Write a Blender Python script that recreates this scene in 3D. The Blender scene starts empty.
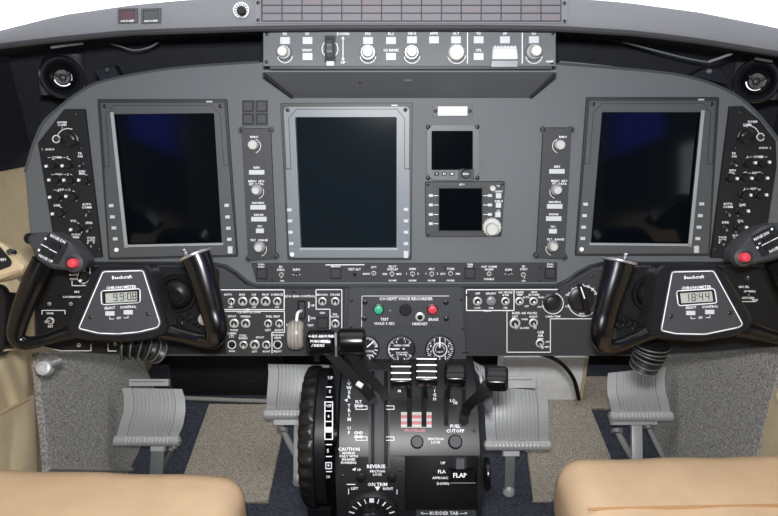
import bpy, bmesh, math, random
from mathutils import Vector, Matrix
random.seed(7)
sc = bpy.context.scene
COL = sc.collection
PI = math.pi
F_PX = 674.0
PITCH = math.radians(25)
CAM = Vector((0, 0, 1.16))
CF = Vector((0, math.cos(PITCH), -math.sin(PITCH)))
CU = Vector((0, math.sin(PITCH), math.cos(PITCH)))
CR = Vector((1, 0, 0))

def sray(px, py):
    return CF + CR * ((px - 389) / F_PX) - CU * ((py - 258) / F_PX)
def W(px, py, d):
    return CAM + sray(px, py) * d

# ---------------------------------------------------------------- surfaces
class Plane:
    def __init__(s, o, n):
        s.o = Vector(o); s.n = Vector(n).normalized()
        u = Vector((0, 0, 1)).cross(s.n)
        s.u = u.normalized() if u.length > 1e-4 else Vector((1, 0, 0))
        s.v = s.n.cross(s.u)
    def P(s, px, py, h=0.0):
        d = sray(px, py)
        return CAM + d * (((s.o - CAM).dot(s.n) + h) / d.dot(s.n))
    def fr(s, p):
        return s.u, s.v, s.n
    def off(s, h):
        return Plane(s.o + s.n * h, s.n)
def lean(o, deg):
    a = math.radians(deg)
    return Plane(o, (0, -math.cos(a), math.sin(a)))
class Arc:
    """a barrel surface, axis along X, through two (y, z) points with a given bulge"""
    def __init__(s, a, b, sag):
        a = Vector(a); b = Vector(b); ch = b - a
        s.r = ch.length_squared / (8 * sag) + sag / 2
        nrm = Vector((-ch.y, ch.x)).normalized()
        if nrm.y < 0: nrm = -nrm
        s.c = (a + b) / 2 + nrm * (sag - s.r)
    def P(s, px, py, h=0.0):
        d = sray(px, py); R = s.r + h
        ox, oz = CAM.y - s.c.x, CAM.z - s.c.y
        A = d.y ** 2 + d.z ** 2; B = ox * d.y + oz * d.z; Cc = ox * ox + oz * oz - R * R
        t = (-B - math.sqrt(max(B * B - A * Cc, 0))) / A
        return CAM + d * t
    def fr(s, p):
        n = Vector((0, p.y - s.c.x, p.z - s.c.y)).normalized()
        u = Vector((1, 0, 0))
        return u, n.cross(u), n

MAIN = lean(W(389, 180, 1.126), 12)
SUB = MAIN.off(.016)
FGP = lean(W(410, 48, 1.0), 12)
GS = lean(W(410, 25, .965), 22)
YKL = lean(W(120, 305, .995), 24)
YKR = lean(W(700, 305, .995), 24)
PED = Arc((.985, .505), (.80, .335), .050)
FLOOR = Plane((0, 0, 0), (0, 0, 1))
WLX, WRX = -.72, .76
WALL_L = Plane((WLX, 0, 0), (1, 0, 0))
WALL_R = Plane((WRX, 0, 0), (-1, 0, 0))

# ---------------------------------------------------------------- materials
def lin(c):
    c /= 255.0
    return c / 12.92 if c <= .04045 else ((c + .055) / 1.055) ** 2.4
MATS = {}
def mat(name, rgb, rough=.5, metal=0.0, grain=0.0, gscale=300.0, bump=0.0, bscale=400.0, coat=0.0, spec=.5, trans=0.0, emit=0.0, sub=0.0):
    m = bpy.data.materials.new(name); m.use_nodes = True
    nt = m.node_tree; b = nt.nodes['Principled BSDF']
    col = tuple(lin(c) for c in rgb) + (1,)
    b.inputs['Base Color'].default_value = col
    b.inputs['Roughness'].default_value = rough
    b.inputs['Metallic'].default_value = metal
    b.inputs['Specular IOR Level'].default_value = spec
    b.inputs['Coat Weight'].default_value = coat
    b.inputs['Transmission Weight'].default_value = trans
    if emit:
        b.inputs['Emission Color'].default_value = col
        b.inputs['Emission Strength'].default_value = emit
    if grain or bump:
        tc = nt.nodes.new('ShaderNodeTexCoord')
    if grain:
        n = nt.nodes.new('ShaderNodeTexNoise'); n.inputs['Scale'].default_value = gscale
        n.inputs['Detail'].default_value = 3
        r = nt.nodes.new('ShaderNodeValToRGB')
        r.color_ramp.elements[0].position = .36; r.color_ramp.elements[1].position = .64
        r.color_ramp.elements[0].color = tuple(max(0, c * (1 - grain)) for c in col[:3]) + (1,)
        r.color_ramp.elements[1].color = tuple(min(1, c * (1 + grain)) for c in col[:3]) + (1,)
        nt.links.new(tc.outputs['Object'], n.inputs['Vector'])
        nt.links.new(n.outputs['Fac'], r.inputs['Fac'])
        nt.links.new(r.outputs['Color'], b.inputs['Base Color'])
    if bump:
        n2 = nt.nodes.new('ShaderNodeTexNoise'); n2.inputs['Scale'].default_value = bscale
        bp = nt.nodes.new('ShaderNodeBump'); bp.inputs['Strength'].default_value = bump
        bp.inputs['Distance'].default_value = .002
        nt.links.new(tc.outputs['Object'], n2.inputs['Vector'])
        nt.links.new(n2.outputs['Fac'], bp.inputs['Height'])
        nt.links.new(bp.outputs['Normal'], b.inputs['Normal'])
    MATS[name] = m
    return m
mat('panel', (92, 96, 99), .62, grain=.06, gscale=900)
mat('panel_dark', (51, 53, 56), .55, grain=.05, gscale=900)
mat('plate', (44, 46, 49), .55)
mat('yoke_plate', (54, 56, 59), .5)
mat('nut', (196, 196, 193), .36, metal=.35)
mat('screen_teal_reflect', (19, 27, 32), .09, spec=.32)  # middle screen: its teal reflection is put into the base colour
mat('plate_black', (29, 30, 32), .55, spec=.3)
mat('sub', (53, 56, 60), .58, grain=.05, gscale=900)
mat('sub_black', (24, 25, 27), .65, spec=.2)
mat('glare', (110, 112, 116), .7, grain=.08, gscale=700)
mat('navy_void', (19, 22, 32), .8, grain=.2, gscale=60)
mat('vent_black', (27, 29, 36), .38)
mat('gloss_black', (11, 11, 12), .24, spec=.42)
mat('matte_black', (18, 18, 19), .75, spec=.2)
mat('satin_black', (18, 18, 20), .38, spec=.3)
mat('rubber', (17, 17, 18), .42)
mat('bezel', (72, 75, 76), .5)
mat('bezel_edge', (40, 42, 43), .5)
mat('bezel_mid', (84, 88, 91), .45)
mat('bezel_silver', (110, 118, 124), .42)
mat('strip_silver', (165, 170, 174), .35, metal=.3)
mat('screen', (6, 9, 13), .09, spec=.32)
mat('white', (232, 234, 236), .6)
mat('key', (190, 194, 197), .5)
mat('knob_light', (186, 187, 183), .45)
mat('knob_gray', (128, 131, 134), .4, metal=.2)
mat('knob_black', (24, 25, 27), .38)
mat('chrome', (205, 205, 205), .2, metal=1)
mat('steel', (172, 174, 176), .32, metal=.75)
mat('alu', (184, 186, 187), .42, metal=.2, grain=.05, gscale=500)
mat('screw', (44, 45, 47), .35, metal=.5)
mat('annun', (104, 103, 108), .45)
mat('annun_red', (107, 101, 106), .45)
mat('warn_red', (84, 60, 66), .4)
mat('warn_gray', (72, 74, 76), .4)
mat('green', (60, 168, 128), .35)
mat('red', (204, 62, 76), .4)
mat('red_stripe', (188, 112, 116), .5)
mat('lcd', (166, 171, 161), .3)
mat('lcd_ink', (34, 40, 38), .4)
mat('gauge_face', (34, 36, 40), .45)
mat('pearl', (150, 145, 138), .3, coat=.3)
mat('pearl_dark', (122, 116, 110), .35)
mat('leather', (202, 173, 140), .5, grain=.04, gscale=25, bump=.12, bscale=500)
mat('seam', (176, 138, 96), .55)
mat('cream', (202, 184, 150), .55, grain=.05, gscale=20, bump=.1, bscale=300)
mat('cream_light', (196, 182, 152), .5)
mat('carpet_navy', (54, 58, 69), .95, grain=.5, gscale=260, bump=.6, bscale=420)
mat('carpet_beige', (158, 150, 138), .95, grain=.34, gscale=240, bump=.6, bscale=420)
mat('carpet_grey', (150, 148, 143), .95, grain=.42, gscale=240, bump=.6, bscale=420)
mat('edge_tape', (150, 148, 142), .7)
mat('box_white', (244, 245, 246), .6, grain=.05, gscale=40)
mat('reflection_blue', (60, 66, 150), .8)  # for the added bands that tint the screen reflections
mat('curtain_dark', (38, 42, 56), .85)
mat('black_wall', (17, 18, 20), .7)
gm = bpy.data.materials.new('tinted_glass'); gm.use_nodes = True
nt = gm.node_tree; nt.nodes.clear()
o_ = nt.nodes.new('ShaderNodeOutputMaterial'); mx = nt.nodes.new('ShaderNodeMixShader'); tr = nt.nodes.new('ShaderNodeBsdfTransparent'); gl = nt.nodes.new('ShaderNodeBsdfGlossy')
tr.inputs['Color'].default_value = (.24, .27, .85, 1); gl.inputs['Roughness'].default_value = .03; mx.inputs[0].default_value = .05
nt.links.new(tr.outputs[0], mx.inputs[1]); nt.links.new(gl.outputs[0], mx.inputs[2]); nt.links.new(mx.outputs[0], o_.inputs[0])
MATS['tinted_glass'] = gm
mat('ceiling_cream', (214, 206, 190), .8)
mat('ped_black', (24, 25, 27), .42)
mat('ped_recess', (11, 12, 13), .55, spec=.2)

# ---------------------------------------------------------------- mesh building
class MB:
    def __init__(s):
        s.v = []; s.f = []; s.mi = []; s.mats = []; s.cur = 0
    def use(s, m):
        if m not in s.mats: s.mats.append(m)
        s.cur = s.mats.index(m); return s
    def add(s, vs, fs):
        b = len(s.v); s.v.extend(Vector(p) for p in vs)
        for f in fs:
            s.f.append([b + i for i in f]); s.mi.append(s.cur)
        return s
    def bm(s, bmx):
        bmx.verts.index_update()
        s.add([v.co.copy() for v in bmx.verts], [[v.index for v in f.verts] for f in bmx.faces]); bmx.free(); return s
    # loops of equal length joined to a skin
    def loft(s, loops, cap0=True, cap1=True, closed=True):
        n = len(loops[0]); vs = [p for l in loops for p in l]; fs = []
        for k in range(len(loops) - 1):
            for i in range(n if closed else n - 1):
                j = (i + 1) % n
                fs.append([k * n + i, k * n + j, (k + 1) * n + j, (k + 1) * n + i])
        if cap0: fs.append(list(range(n))[::-1])
        if cap1: fs.append([(len(loops) - 1) * n + i for i in range(n)])
        return s.add(vs, fs)
    def prism(s, S, pts, h0, h1, cham=0.0, rnd=0.0, nr=4):
        if rnd: pts = rpoly(pts, rnd, nr)
        top = [S.P(x, y, h1) for x, y in pts]
        n = S.fr(top[0])[2]
        if isinstance(S, Arc): ns = [S.fr(p)[2] for p in top]
        else: ns = [n] * len(top)
        c = sum(top, Vector()) / len(top)
        # keep orientation counter-clockwise seen from outside
        a = Vector()
        for i in range(len(top)): a += (top[i] - c).cross(top[(i + 1) % len(top)] - c)
        if a.dot(n) < 0: top.reverse(); ns.reverse()
        bot = [p - m * (h1 - h0) for p, m in zip(top, ns)]
        if cham:
            mid = [p - m * cham for p, m in zip(top, ns)]
            ins = [p + (c - p).normalized() * min(cham, (c - p).length * .5) for p in top]
            return s.loft([bot, mid, ins])
        return s.loft([bot, top])
    def rect(s, S, x0, y0, x1, y1, h0, h1, cham=0.0, rnd=0.0, nr=3):
        return s.prism(S, [(x0, y0), (x1, y0), (x1, y1), (x0, y1)], h0, h1, cham, rnd, nr)
    def ring(s, S, outer, inner, h0, h1, hin, slope=0.0, rnd=(0, 0)):
        if rnd[0]: outer = rpoly(outer, rnd[0], 4)
        if rnd[0]: inner = rpoly(inner, max(rnd[1], .01), 4)
        cx = sum(p[0] for p in inner) / len(inner); cy = sum(p[1] for p in inner) / len(inner)
        o1 = [S.P(x, y, h1) for x, y in outer]; i1 = [S.P(x, y, h1) for x, y in inner]
        i0 = []
        for x, y in inner:
            q = S.P(x, y, h1) ; n = S.fr(q)[2]
            i0.append(q - n * (h1 - hin) + (S.P(cx, cy, h1) - q).normalized() * slope)
        n = S.fr(o1[0])[2]
        o0 = [p - n * (h1 - h0) for p in o1]
        N = len(o1); fs = []
        L = [o0, o1, i1, i0]
        for k in range(3):
            for i in range(N):
                j = (i + 1) % N
                fs.append([k * N + j, k * N + i, (k + 1) * N + i, (k + 1) * N + j])
        return s.add([p for l in L for p in l], fs)
    def lathe(s, c, fr, prof, seg=24, flute=0, famp=.05, cap=True):
        u, v, n = fr; loops = []
        for r, h in prof:
            l = []
            for i in range(seg):
                a = 2 * PI * i / seg
                rr = r * (1 + (famp * math.cos(flute * a) if flute else 0))
                l.append(c + u * (rr * math.cos(a)) + v * (rr * math.sin(a)) + n * h)
            loops.append(l)
        return s.loft(loops, cap, cap)
    def knob(s, S, px, py, hf, prof, seg=24, flute=0, famp=.05):
        p = S.P(px, py, hf); fr = S.fr(p)
        return s.lathe(p - fr[2] * hf, fr, prof, seg, flute, famp)
    def tube(s, pts, rad, seg=10, flat=None, cap=True):
        """skin along a 3-D path; rad a number or a list; flat = (axis, factor) squashes the section"""
        n = len(pts); rad = rad if isinstance(rad, (list, tuple)) else [rad] * n
        loops = []; prev = None
        for i, p in enumerate(pts):
            t = (pts[min(i + 1, n - 1)] - pts[max(i - 1, 0)]).normalized()
            if prev is None:
                a = Vector((0, 0, 1)) if abs(t.z) < .9 else Vector((1, 0, 0))
                u = t.cross(a).normalized()
            else:
                u = (prev - t * prev.dot(t)).normalized()
            prev = u; w = t.cross(u)
            l = []
            for k in range(seg):
                a = 2 * PI * k / seg
                o = u * math.cos(a) + w * math.sin(a)
                if flat: o = o - flat[0] * (o.dot(flat[0]) * (1 - flat[1]))
                l.append(p + o * rad[i])
            loops.append(l)
        return s.loft(loops, cap, cap)
    def obox(s, c, ax, hs, bev=0.0, seg=2):
        b = bmesh.new(); bmesh.ops.create_cube(b, size=2)
        for v in b.verts: v.co = Vector((v.co.x * hs[0], v.co.y * hs[1], v.co.z * hs[2]))
        if bev: bmesh.ops.bevel(b, geom=list(b.edges), offset=bev, segments=seg, profile=.5, affect='EDGES')
        for v in b.verts: v.co = c + ax[0] * v.co.x + ax[1] * v.co.y + ax[2] * v.co.z
        return s.bm(b)
    def line(s, S, pts, w, h=.0004):
        """painted line: a thin ribbon on a surface, through pixel points, w pixels wide"""
        for (x0, y0), (x1, y1) in zip(pts, pts[1:]):
            l = math.hypot(x1 - x0, y1 - y0) or 1
            dx, dy = (x1 - x0) / l * w / 2, (y1 - y0) / l * w / 2
            s.prism(S, [(x0 - dx - dy, y0 - dy + dx), (x1 + dx - dy, y1 + dy + dx), (x1 + dx + dy, y1 + dy - dx), (x0 - dx + dy, y0 - dy - dx)], h - .0002, h)
        return s
    def band(s, S, x0, x1, y0, y1, h0, h1, n=20):
        ys = [y0 + (y1 - y0) * k / n for k in range(n + 1)]; c = 1.2
        return s.loft([[S.P(x0, y, h0), S.P(x0, y, h1 - .0015), S.P(x0 + c, y, h1), S.P(x1 - c, y, h1), S.P(x1, y, h1 - .0015), S.P(x1, y, h0)] for y in ys])
    def circ(s, S, px, py, r, w, h=.0004, a0=0, a1=360, n=24):
        pts = [(px + r * math.cos(math.radians(a0 + (a1 - a0) * i / n)), py - r * math.sin(math.radians(a0 + (a1 - a0) * i / n))) for i in range(n + 1)]
        return s.line(S, pts, w, h)
    def text(s, S, t, px, py, hp, h=.0004, rot=0.0, wf=1.0):
        """lettering lying on the surface; hp = cap height in pixels, rot in degrees counter-clockwise"""
        vs, fs, wd = glyphs(t)
        ca, sa = math.cos(math.radians(rot)), math.sin(math.radians(rot))
        out = []
        for x, y in vs:
            x *= hp * wf * 1.12; y *= hp * 1.12
            out.append(S.P(px + x * ca - y * sa, py - (x * sa + y * ca), h))
        return s.add(out, fs)
    def build(s, name, m=None, parent=None, smooth=40):
        me = bpy.data.meshes.new(name)
        Mi = MAT[parent.name].inverted() if parent is not None else None
        vs = s.v
        if parent is None:
            lo = [min(v[i] for v in vs) for i in range(3)]; hi = [max(v[i] for v in vs) for i in range(3)]
            M = Matrix.Translation(((lo[0] + hi[0]) / 2, (lo[1] + hi[1]) / 2, lo[2])); Mi = M.inverted()
        else: M = MAT[parent.name]
        me.from_pydata([Mi @ v for v in vs], [], s.f)
        ml = s.mats or [m]
        if m is not None and s.mats and m not in ml: pass
        for k in ml: me.materials.append(MATS[k])
        me.polygons.foreach_set('material_index', s.mi if s.mats else [0] * len(s.f))
        b = bmesh.new(); b.from_mesh(me); bmesh.ops.recalc_face_normals(b, faces=b.faces) if len(s.f) < 6000 and name not in FLAT else None
        b.to_mesh(me); b.free()
        me.polygons.foreach_set('use_smooth', [True] * len(me.polygons))
        me.set_sharp_from_angle(angle=math.radians(smooth))
        me.update()
        o = bpy.data.objects.new(name, me); COL.objects.link(o)
        if parent is not None: o.parent = parent
        else: o.matrix_basis = M
        MAT[o.name] = M
        return o
FLAT = {'lettering', 'scale_marks'}
MAT = {}
def rpoly(pts, r, n=4):
    out = []; k = len(pts)
    for i in range(k):
        p = Vector(pts[i]); a = Vector(pts[i - 1]); b = Vector(pts[(i + 1) % k])
        da, db = a - p, b - p
        rr = min(r, da.length * .49, db.length * .49)
        s, e = p + da.normalized() * rr, p + db.normalized() * rr
        for j in range(n + 1):
            t = j / n
            q = s * (1 - t) ** 2 + p * 2 * t * (1 - t) + e * t * t
            out.append((q.x, q.y))
    return out
_G = {}
def glyphs(t):
    if t not in _G:
        cu = bpy.data.curves.new('txt', 'FONT'); cu.body = t
        cu.align_x = 'CENTER'; cu.align_y = 'CENTER'; cu.resolution_u = 1; cu.size = 1.0; cu.space_line = .95
        cu.offset = .022
        ob = bpy.data.objects.new('txt', cu)
        me = bpy.data.meshes.new_from_object(ob)
        vs = [(v.co.x / .7, v.co.y / .7) for v in me.vertices]; fs = [list(p.vertices) for p in me.polygons]
        bpy.data.meshes.remove(me); bpy.data.objects.remove(ob); bpy.data.curves.remove(cu)
        _G[t] = (vs, fs, 0)
    return _G[t]
def spline(pts, n=6):
    out = []; k = len(pts)
    for i in range(k - 1):
        p0, p1, p2, p3 = pts[max(i - 1, 0)], pts[i], pts[i + 1], pts[min(i + 2, k - 1)]
        for j in range(n):
            t = j / n
            out.append(.5 * ((2 * p1) + (p2 - p0) * t + (2 * p0 - 5 * p1 + 4 * p2 - p3) * t * t + (3 * p1 - p0 - 3 * p2 + p3) * t ** 3))
    out.append(pts[-1]); return out
def lerps(vals, n):
    out = []; k = len(vals) - 1
    for i in range(n):
        t = i / (n - 1) * k; j = min(int(t), k - 1); out.append(vals[j] + (vals[j + 1] - vals[j]) * (t - j))
    return out
def tag(o, label, cat, group=None, kind=None):
    if label: o['label'] = label
    if cat: o['category'] = cat
    if group: o['group'] = group
    if kind: o['kind'] = kind
    return o
def thing(name, label, cat, p, fr=None, group=None):
    o = bpy.data.objects.new(name, None); COL.objects.link(o)
    o.empty_display_size = .02
    if fr:
        u, v, n = fr
        M = Matrix(((u.x, v.x, n.x, p.x), (u.y, v.y, n.y, p.y), (u.z, v.z, n.z, p.z), (0, 0, 0, 1)))
    else: M = Matrix.Translation(p)
    o.matrix_basis = M; MAT[o.name] = M
    return tag(o, label, cat, group)
def on(name, label, cat, S, px, py, group=None):
    p = S.P(px, py); return thing(name, label, cat, p, S.fr(p), group)
def structure(name, mb, m, smooth=40):
    o = mb.build(name, m, None, smooth); o['kind'] = 'structure'; return o
def sz(S, px, py, r, h=0):
    return (S.P(px + r, py, h) - S.P(px, py, h)).length

# ---------------------------------------------------------------- small fittings (parts)
def screws(root, S, pts, r=2.0, h=0.0, m='screw'):
    for x, y in pts:
        q = sz(S, x, y, r)
        MB().knob(S, x, y, h + q * .5, [(q, h), (q, h + q * .3), (q * .7, h + q * .5)], 10).build('screw', m, root)
def toggle(root, S, px, py, dx=0, dy=3.2, r=3.6, h=0.0, light=True):
    """toggle switch: nut and collar, with a bat lever leaning by (dx, dy) pixels"""
    q = sz(S, px, py, r)
    p = S.P(px, py, h + .002); fr = S.fr(p); b = p - fr[2] * .002
    nut = MB().use('nut' if light else 'knob_black')
    nut.lathe(b, fr, [(q * 1.14, 0), (q * 1.14, .0016), (q * .98, .0022), (q * .74, .0022), (q * .74, .0012)], 12, cap=False)
    nut.use('plate_black').lathe(b, fr, [(q * .74, 0), (q * .74, .0020), (q * .5, .0034), (q * .4, .0034)], 12)
    o = nut.build('toggle_switch', None, root)
    e = S.P(px + dx, py + dy, h + .012)
    a = b + fr[2] * .003
    pts = [a + (e - a) * t for t in (0, .35, .7, .9, 1.0)]
    MB().tube(pts, [q * .22, q * .3, q * .42, q * .42, q * .2], 8).build('lever', 'nut' if light else 'steel', o)
    return o
def pot(root, S, px, py, r, ptr=None, h=0.0, name='knob', m='knob_black'):
    """small rotary knob with a white pointer mark; ptr = pixel of the white mark"""
    q = sz(S, px, py, r)
    k = MB().knob(S, px, py, h + .011, [(q, h), (q, h + .003), (q * .86, h + .004), (q * .78, h + .010), (q * .68, h + .011)], 20, 10, .03)
    o = k.build(name, m, root)
    if ptr:
        dx, dy = ptr[0] - px, ptr[1] - py
        l = math.hypot(dx, dy) or 1; ux, uy = dx / l, dy / l
        x, y = ptr
        MB().prism(S, [(x - ux * 1.0 - uy * 1.3, y - uy * 1.0 + ux * 1.3), (x + ux * 1.2 - uy * 1.3, y + uy * 1.2 + ux * 1.3),
                       (x + ux * 1.2 + uy * 1.3, y + uy * 1.2 - ux * 1.3), (x - ux * 1.0 + uy * 1.3, y - uy * 1.0 - ux * 1.3)], h + .0075, h + .0115).build('pointer', 'white', o)
    return o
def dual_knob(root, S, px, py, r, h=0.0, m='knob_light', hh=.016, name='knob', base=True, off=1.0):
    """two-tier knob: wide ribbed base and a narrower cap"""
    q = sz(S, px, py, r)
    if base:
        o = MB().knob(S, px, py, h + hh, [(q * 1.15, h), (q * 1.15, h + hh * .42), (q * 1.02, h + hh * .47)], 28, 14, .03).build(name, 'knob_gray', root)
        MB().knob(S, px, py, h + hh, [(q * .78, h + hh * .44), (q * .78, h + hh * .92), (q * .66, h + hh)], 24, 12, .03).build('cap', m, o)
    else:
        o = MB().knob(S, px, py, h + hh, [(q, h), (q, h + hh * .86), (q * .82, h + hh), ], 28, 14, .025).build(name, m, root)
        MB().knob(S, px, py, h + hh, [(q * .55, h + hh * .98), (q * .5, h + hh * 1.06)], 20).build('cap', m, o)
    return o
def key(root, S, x, y, w, hgt, h=0.0, m='key', name='button', th=.0018):
    return MB().rect(S, x - w / 2, y - hgt / 2, x + w / 2, y + hgt / 2, h, h + th, .0004).build(name, m, root)
def square_switch(root, S, x, y, s=10, h=0.0, name='push_switch'):
    o = MB().ring(S, [(x - s / 2 - .8, y - s / 2 - .8), (x + s / 2 + .8, y - s / 2 - .8), (x + s / 2 + .8, y + s / 2 + .8), (x - s / 2 - .8, y + s / 2 + .8)],
                  [(x - s / 2, y - s / 2), (x + s / 2, y - s / 2), (x + s / 2, y + s / 2), (x - s / 2, y + s / 2)], h, h + .0022, h + .0004).build(name, 'plate_black', root)
    MB().rect(S, x - s / 2 + .5, y - s / 2 + .5, x + s / 2 - .5, y + s / 2 - .5, h, h + .0015, .0003).build('lens', 'plate', o)
    return o

# ================================================================= the setting
# floor
m = MB().add([(-.95, -.9, 0), (.95, -.9, 0), (.95, 1.75, 0), (-.95, 1.75, 0), (-.95, -.9, -.04), (.95, -.9, -.04), (.95, 1.75, -.04), (-.95, 1.75, -.04)],
             [[0, 1, 2, 3], [7, 6, 5, 4], [0, 4, 5, 1], [1, 5, 6, 2], [2, 6, 7, 3], [3, 7, 4, 0]])
structure('floor', m, 'carpet_navy')
def slab(name, lo, hi, m):
    c = (Vector(lo) + Vector(hi)) / 2; h = (Vector(hi) - Vector(lo)) / 2
    return structure(name, MB().obox(c, (Vector((1, 0, 0)), Vector((0, 1, 0)), Vector((0, 0, 1))), h), m)
ZB = .795   # height where the dark window surround meets the cream lining
slab('wall_left', (WLX - .05, -.9, 0), (WLX, 1.72, ZB), 'cream')
slab('wall_right', (WRX, -.9, 0), (WRX + .05, 1.72, ZB), 'cream')
slab('trim_1', (WLX - .05, .55, ZB), (WLX - .001, 1.36, .97), 'navy_void')
slab('trim_2', (WRX + .001, .55, ZB), (WRX + .05, 1.36, .97), 'navy_void')
m = MB().prism(WALL_L, [(-300, 205), (0, 171.5), (26, 166.5), (48, 162), (60, 100), (-300, 100)], .0005, .004)
structure('trim_5', m, 'navy_void')
for nm, x0, x1 in (('wall_left_upper', WLX - .05, WLX), ('wall_right_upper', WRX, WRX + .05)):
    slab(nm, (x0, -.9, ZB + .001), (x1, -.22, 1.598), 'ceiling_cream')
    slab(nm.replace('upper', 'front'), (x0, .32, .972), (x1, .88, 1.598), 'navy_void')
    slab(nm.replace('upper', 'sill'), (x0, -.219, ZB + .001), (x1, .319, 1.0), 'navy_void')
    slab('window_3' if x0 < 0 else 'window_4', (x0 + .02, -.219, 1.0), (x0 + .026, .319, 1.598), 'tinted_glass')
slab('trim_8', (-.95, .30, 1.60), (-.9, .31, 1.61), 'navy_void') if False else None
slab('reflection_band_1', (-.72, -.899, 1.30), (-.30, -.885, 1.54), 'reflection_blue')  # two unseen blue bands added behind the camera for the screens to reflect
slab('reflection_band_2', (.30, -.899, 1.30), (.72, -.885, 1.54), 'reflection_blue')
slab('wall_back', (-.9, -.95, 0), (.9, -.9, 1.62), 'curtain_dark')
slab('wall_front', (WLX, 1.72, 0), (WRX, 1.76, .80), 'black_wall')
slab('ceiling', (-.95, -.9, 1.60), (.95, .62, 1.64), 'ceiling_cream')
# dark bulkhead in the recess behind the instrument panel
# windscreen: two curved clear panes with a centre post, seen only above the glareshield corners
gm = bpy.data.materials.new('windscreen_glass'); gm.use_nodes = True
nt = gm.node_tree; nt.nodes.clear()
o_ = nt.nodes.new('ShaderNodeOutputMaterial'); mx = nt.nodes.new('ShaderNodeMixShader'); tr = nt.nodes.new('ShaderNodeBsdfTransparent'); gl = nt.nodes.new('ShaderNodeBsdfGlossy')
gl.inputs['Roughness'].default_value = .02; mx.inputs[0].default_value = .04
nt.links.new(tr.outputs[0], mx.inputs[1]); nt.links.new(gl.outputs[0], mx.inputs[2]); nt.links.new(mx.outputs[0], o_.inputs[0])
MATS['windscreen_glass'] = gm
for k, (x0, x1) in enumerate(((-.80, -.03), (.06, .84))):
    loops = []
    for i in range(9):
        x = x0 + (x1 - x0) * i / 8; bow = .16 * ((x - .015) / .8) ** 2
        loops.append([Vector((x, 1.62 - bow, .95)), Vector((x, 1.625 - bow, .95)), Vector((x, .665 - bow * .3, 1.605)), Vector((x, .66 - bow * .3, 1.605))])
    structure('window_%d' % (k + 1), MB().loft(loops), 'windscreen_glass')
slab('trim_4', (-.03, .66, 1.604), (.06, .70, 1.64), 'glare')

def slant(xf, xt):
    w_ = Vector((xt - xf, 0, .4)); n_ = Vector((w_.z, 0, -w_.x)) * (1 if xf < 0 else -1)
    return Plane((xf, 0, 0), n_)
KL, KR = slant(-.645, -.703), slant(.697, .743)
# carpets laid on the floor
def mat_on_floor(name, px, label, m='carpet_beige'):
    o = MB().prism(FLOOR, px, .0006, .008, .002).build(name, m); return tag(o, label, 'carpet')
mat_on_floor('floor_mat', [(209, 403.5), (287, 404), (280, 446), (268, 501), (174, 501)], 'beige flecked floor mat between the two pedals of the left seat')
mat_on_floor('floor_mat', [(520, 398), (583, 399.5), (586, 376), (640, 376), (640, 407.5), (591, 408), (616, 470), (600, 500), (533, 500), (527, 450)], 'beige flecked floor mat between the two pedals of the right seat')
def strip(name, pts, w, h, label):
    o = MB().tube([FLOOR.P(x, y, h) for x, y in pts], w, 8).build(name, 'edge_tape'); return tag(o, label, 'trim strip')
strip('edge_strip', [(183, 398), (230, 400), (287, 402)], .006, .0075, 'pale edging strip across the far end of the left beige floor mat')
KLP = [KL.P(x, y, .019) for x, y in ((49, 468), (92, 469.5), (133, 470))]
o = MB().tube(KLP, .0045, 8).build('edge_strip', 'edge_tape'); tag(o, 'pale edging strip along the foot of the left grey carpeted side panel', 'trim strip')
# grey carpeted kick panels on the side walls
def kick(S, px, label):
    o = MB().prism(S, px, .001, .014, .003).build('kick_panel', 'carpet_grey'); return tag(o, label, 'carpet')
kick(KL, [(38, 352), (140, 352), (160, 400), (134, 474), (120, 484), (49, 484), (46, 440), (41, 395)], 'grey flecked carpet panel on the left side wall beside the pedals')
kick(KR, [(640, 352), (784, 345), (756, 462), (664, 458), (640, 412)], 'grey flecked carpet panel on the right side wall beside the pedals')
# cream lining pieces in front of the kick panels
t = thing('map_pocket', 'beige leather map pocket with gathered folds on the left side wall', 'pocket', WALL_L.P(20, 430))
body = MB(); S = WALL_L
rows = []
for j in range(22):
    tt = j / 21; y = 352 + 132 * tt
    xr = 33 + (47 - 33) * max(0, (tt - .2) / .8) if tt > .2 else 28 + 25 * tt
    row = []
    for i in range(24):
        s_ = i / 23; x = -40 + (xr + 40) * s_
        puff = .022 * math.sin(PI * min(1, s_ * 1.02)) ** .5
        fold = .006 * math.sin(14 * s_ + 5 * tt) * (1 if tt > .45 else .3) + .004 * math.sin(23 * s_ - 9 * tt)
        row.append(S.P(x, y, .002 + max(.0, puff * (.7 + .5 * tt) + fold * min(1, (1 - s_) * 6))))
    rows.append(row)
body.loft(rows, False, False, closed=False).build('body', 'cream', t)
rows = []
def hem(x): return 412 - (x - 0) * .52
for j in range(26):
    tt = j / 25; row = []
    for i in range(40):
        s_ = i / 39; xr = 35 + 12 * max(0, tt); x = -40 + (xr + 40) * s_
        y0 = hem(min(x, 35)); y = y0 + (486 - y0) * tt
        fold = .011 * abs(math.sin(2.6 + 9.5 * s_ + 1.6 * tt)) ** .6 * min(1, tt * 5) * (.6 + .4 * math.sin(3 * tt + 6 * s_)) - .004
        edge = min(1, (1 - s_) * 9)
        row.append(S.P(x, y, .022 + (.016 + fold) * edge))
    if j == 0: rows.append([S.P(-40 + (35 + 40) * q / 39, hem(-40 + 75 * q / 39) - .5, .012) for q in range(40)])
    rows.append(row)
MB().loft(rows, False, False, closed=False).build('pocket_flap', 'cream', t)
MB().tube([S.P(x, hem(x) + 3, .0385) for x in (-36, -20, -6, 8, 20, 30)], .0012, 6).build('seam', 'seam', t)

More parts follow.
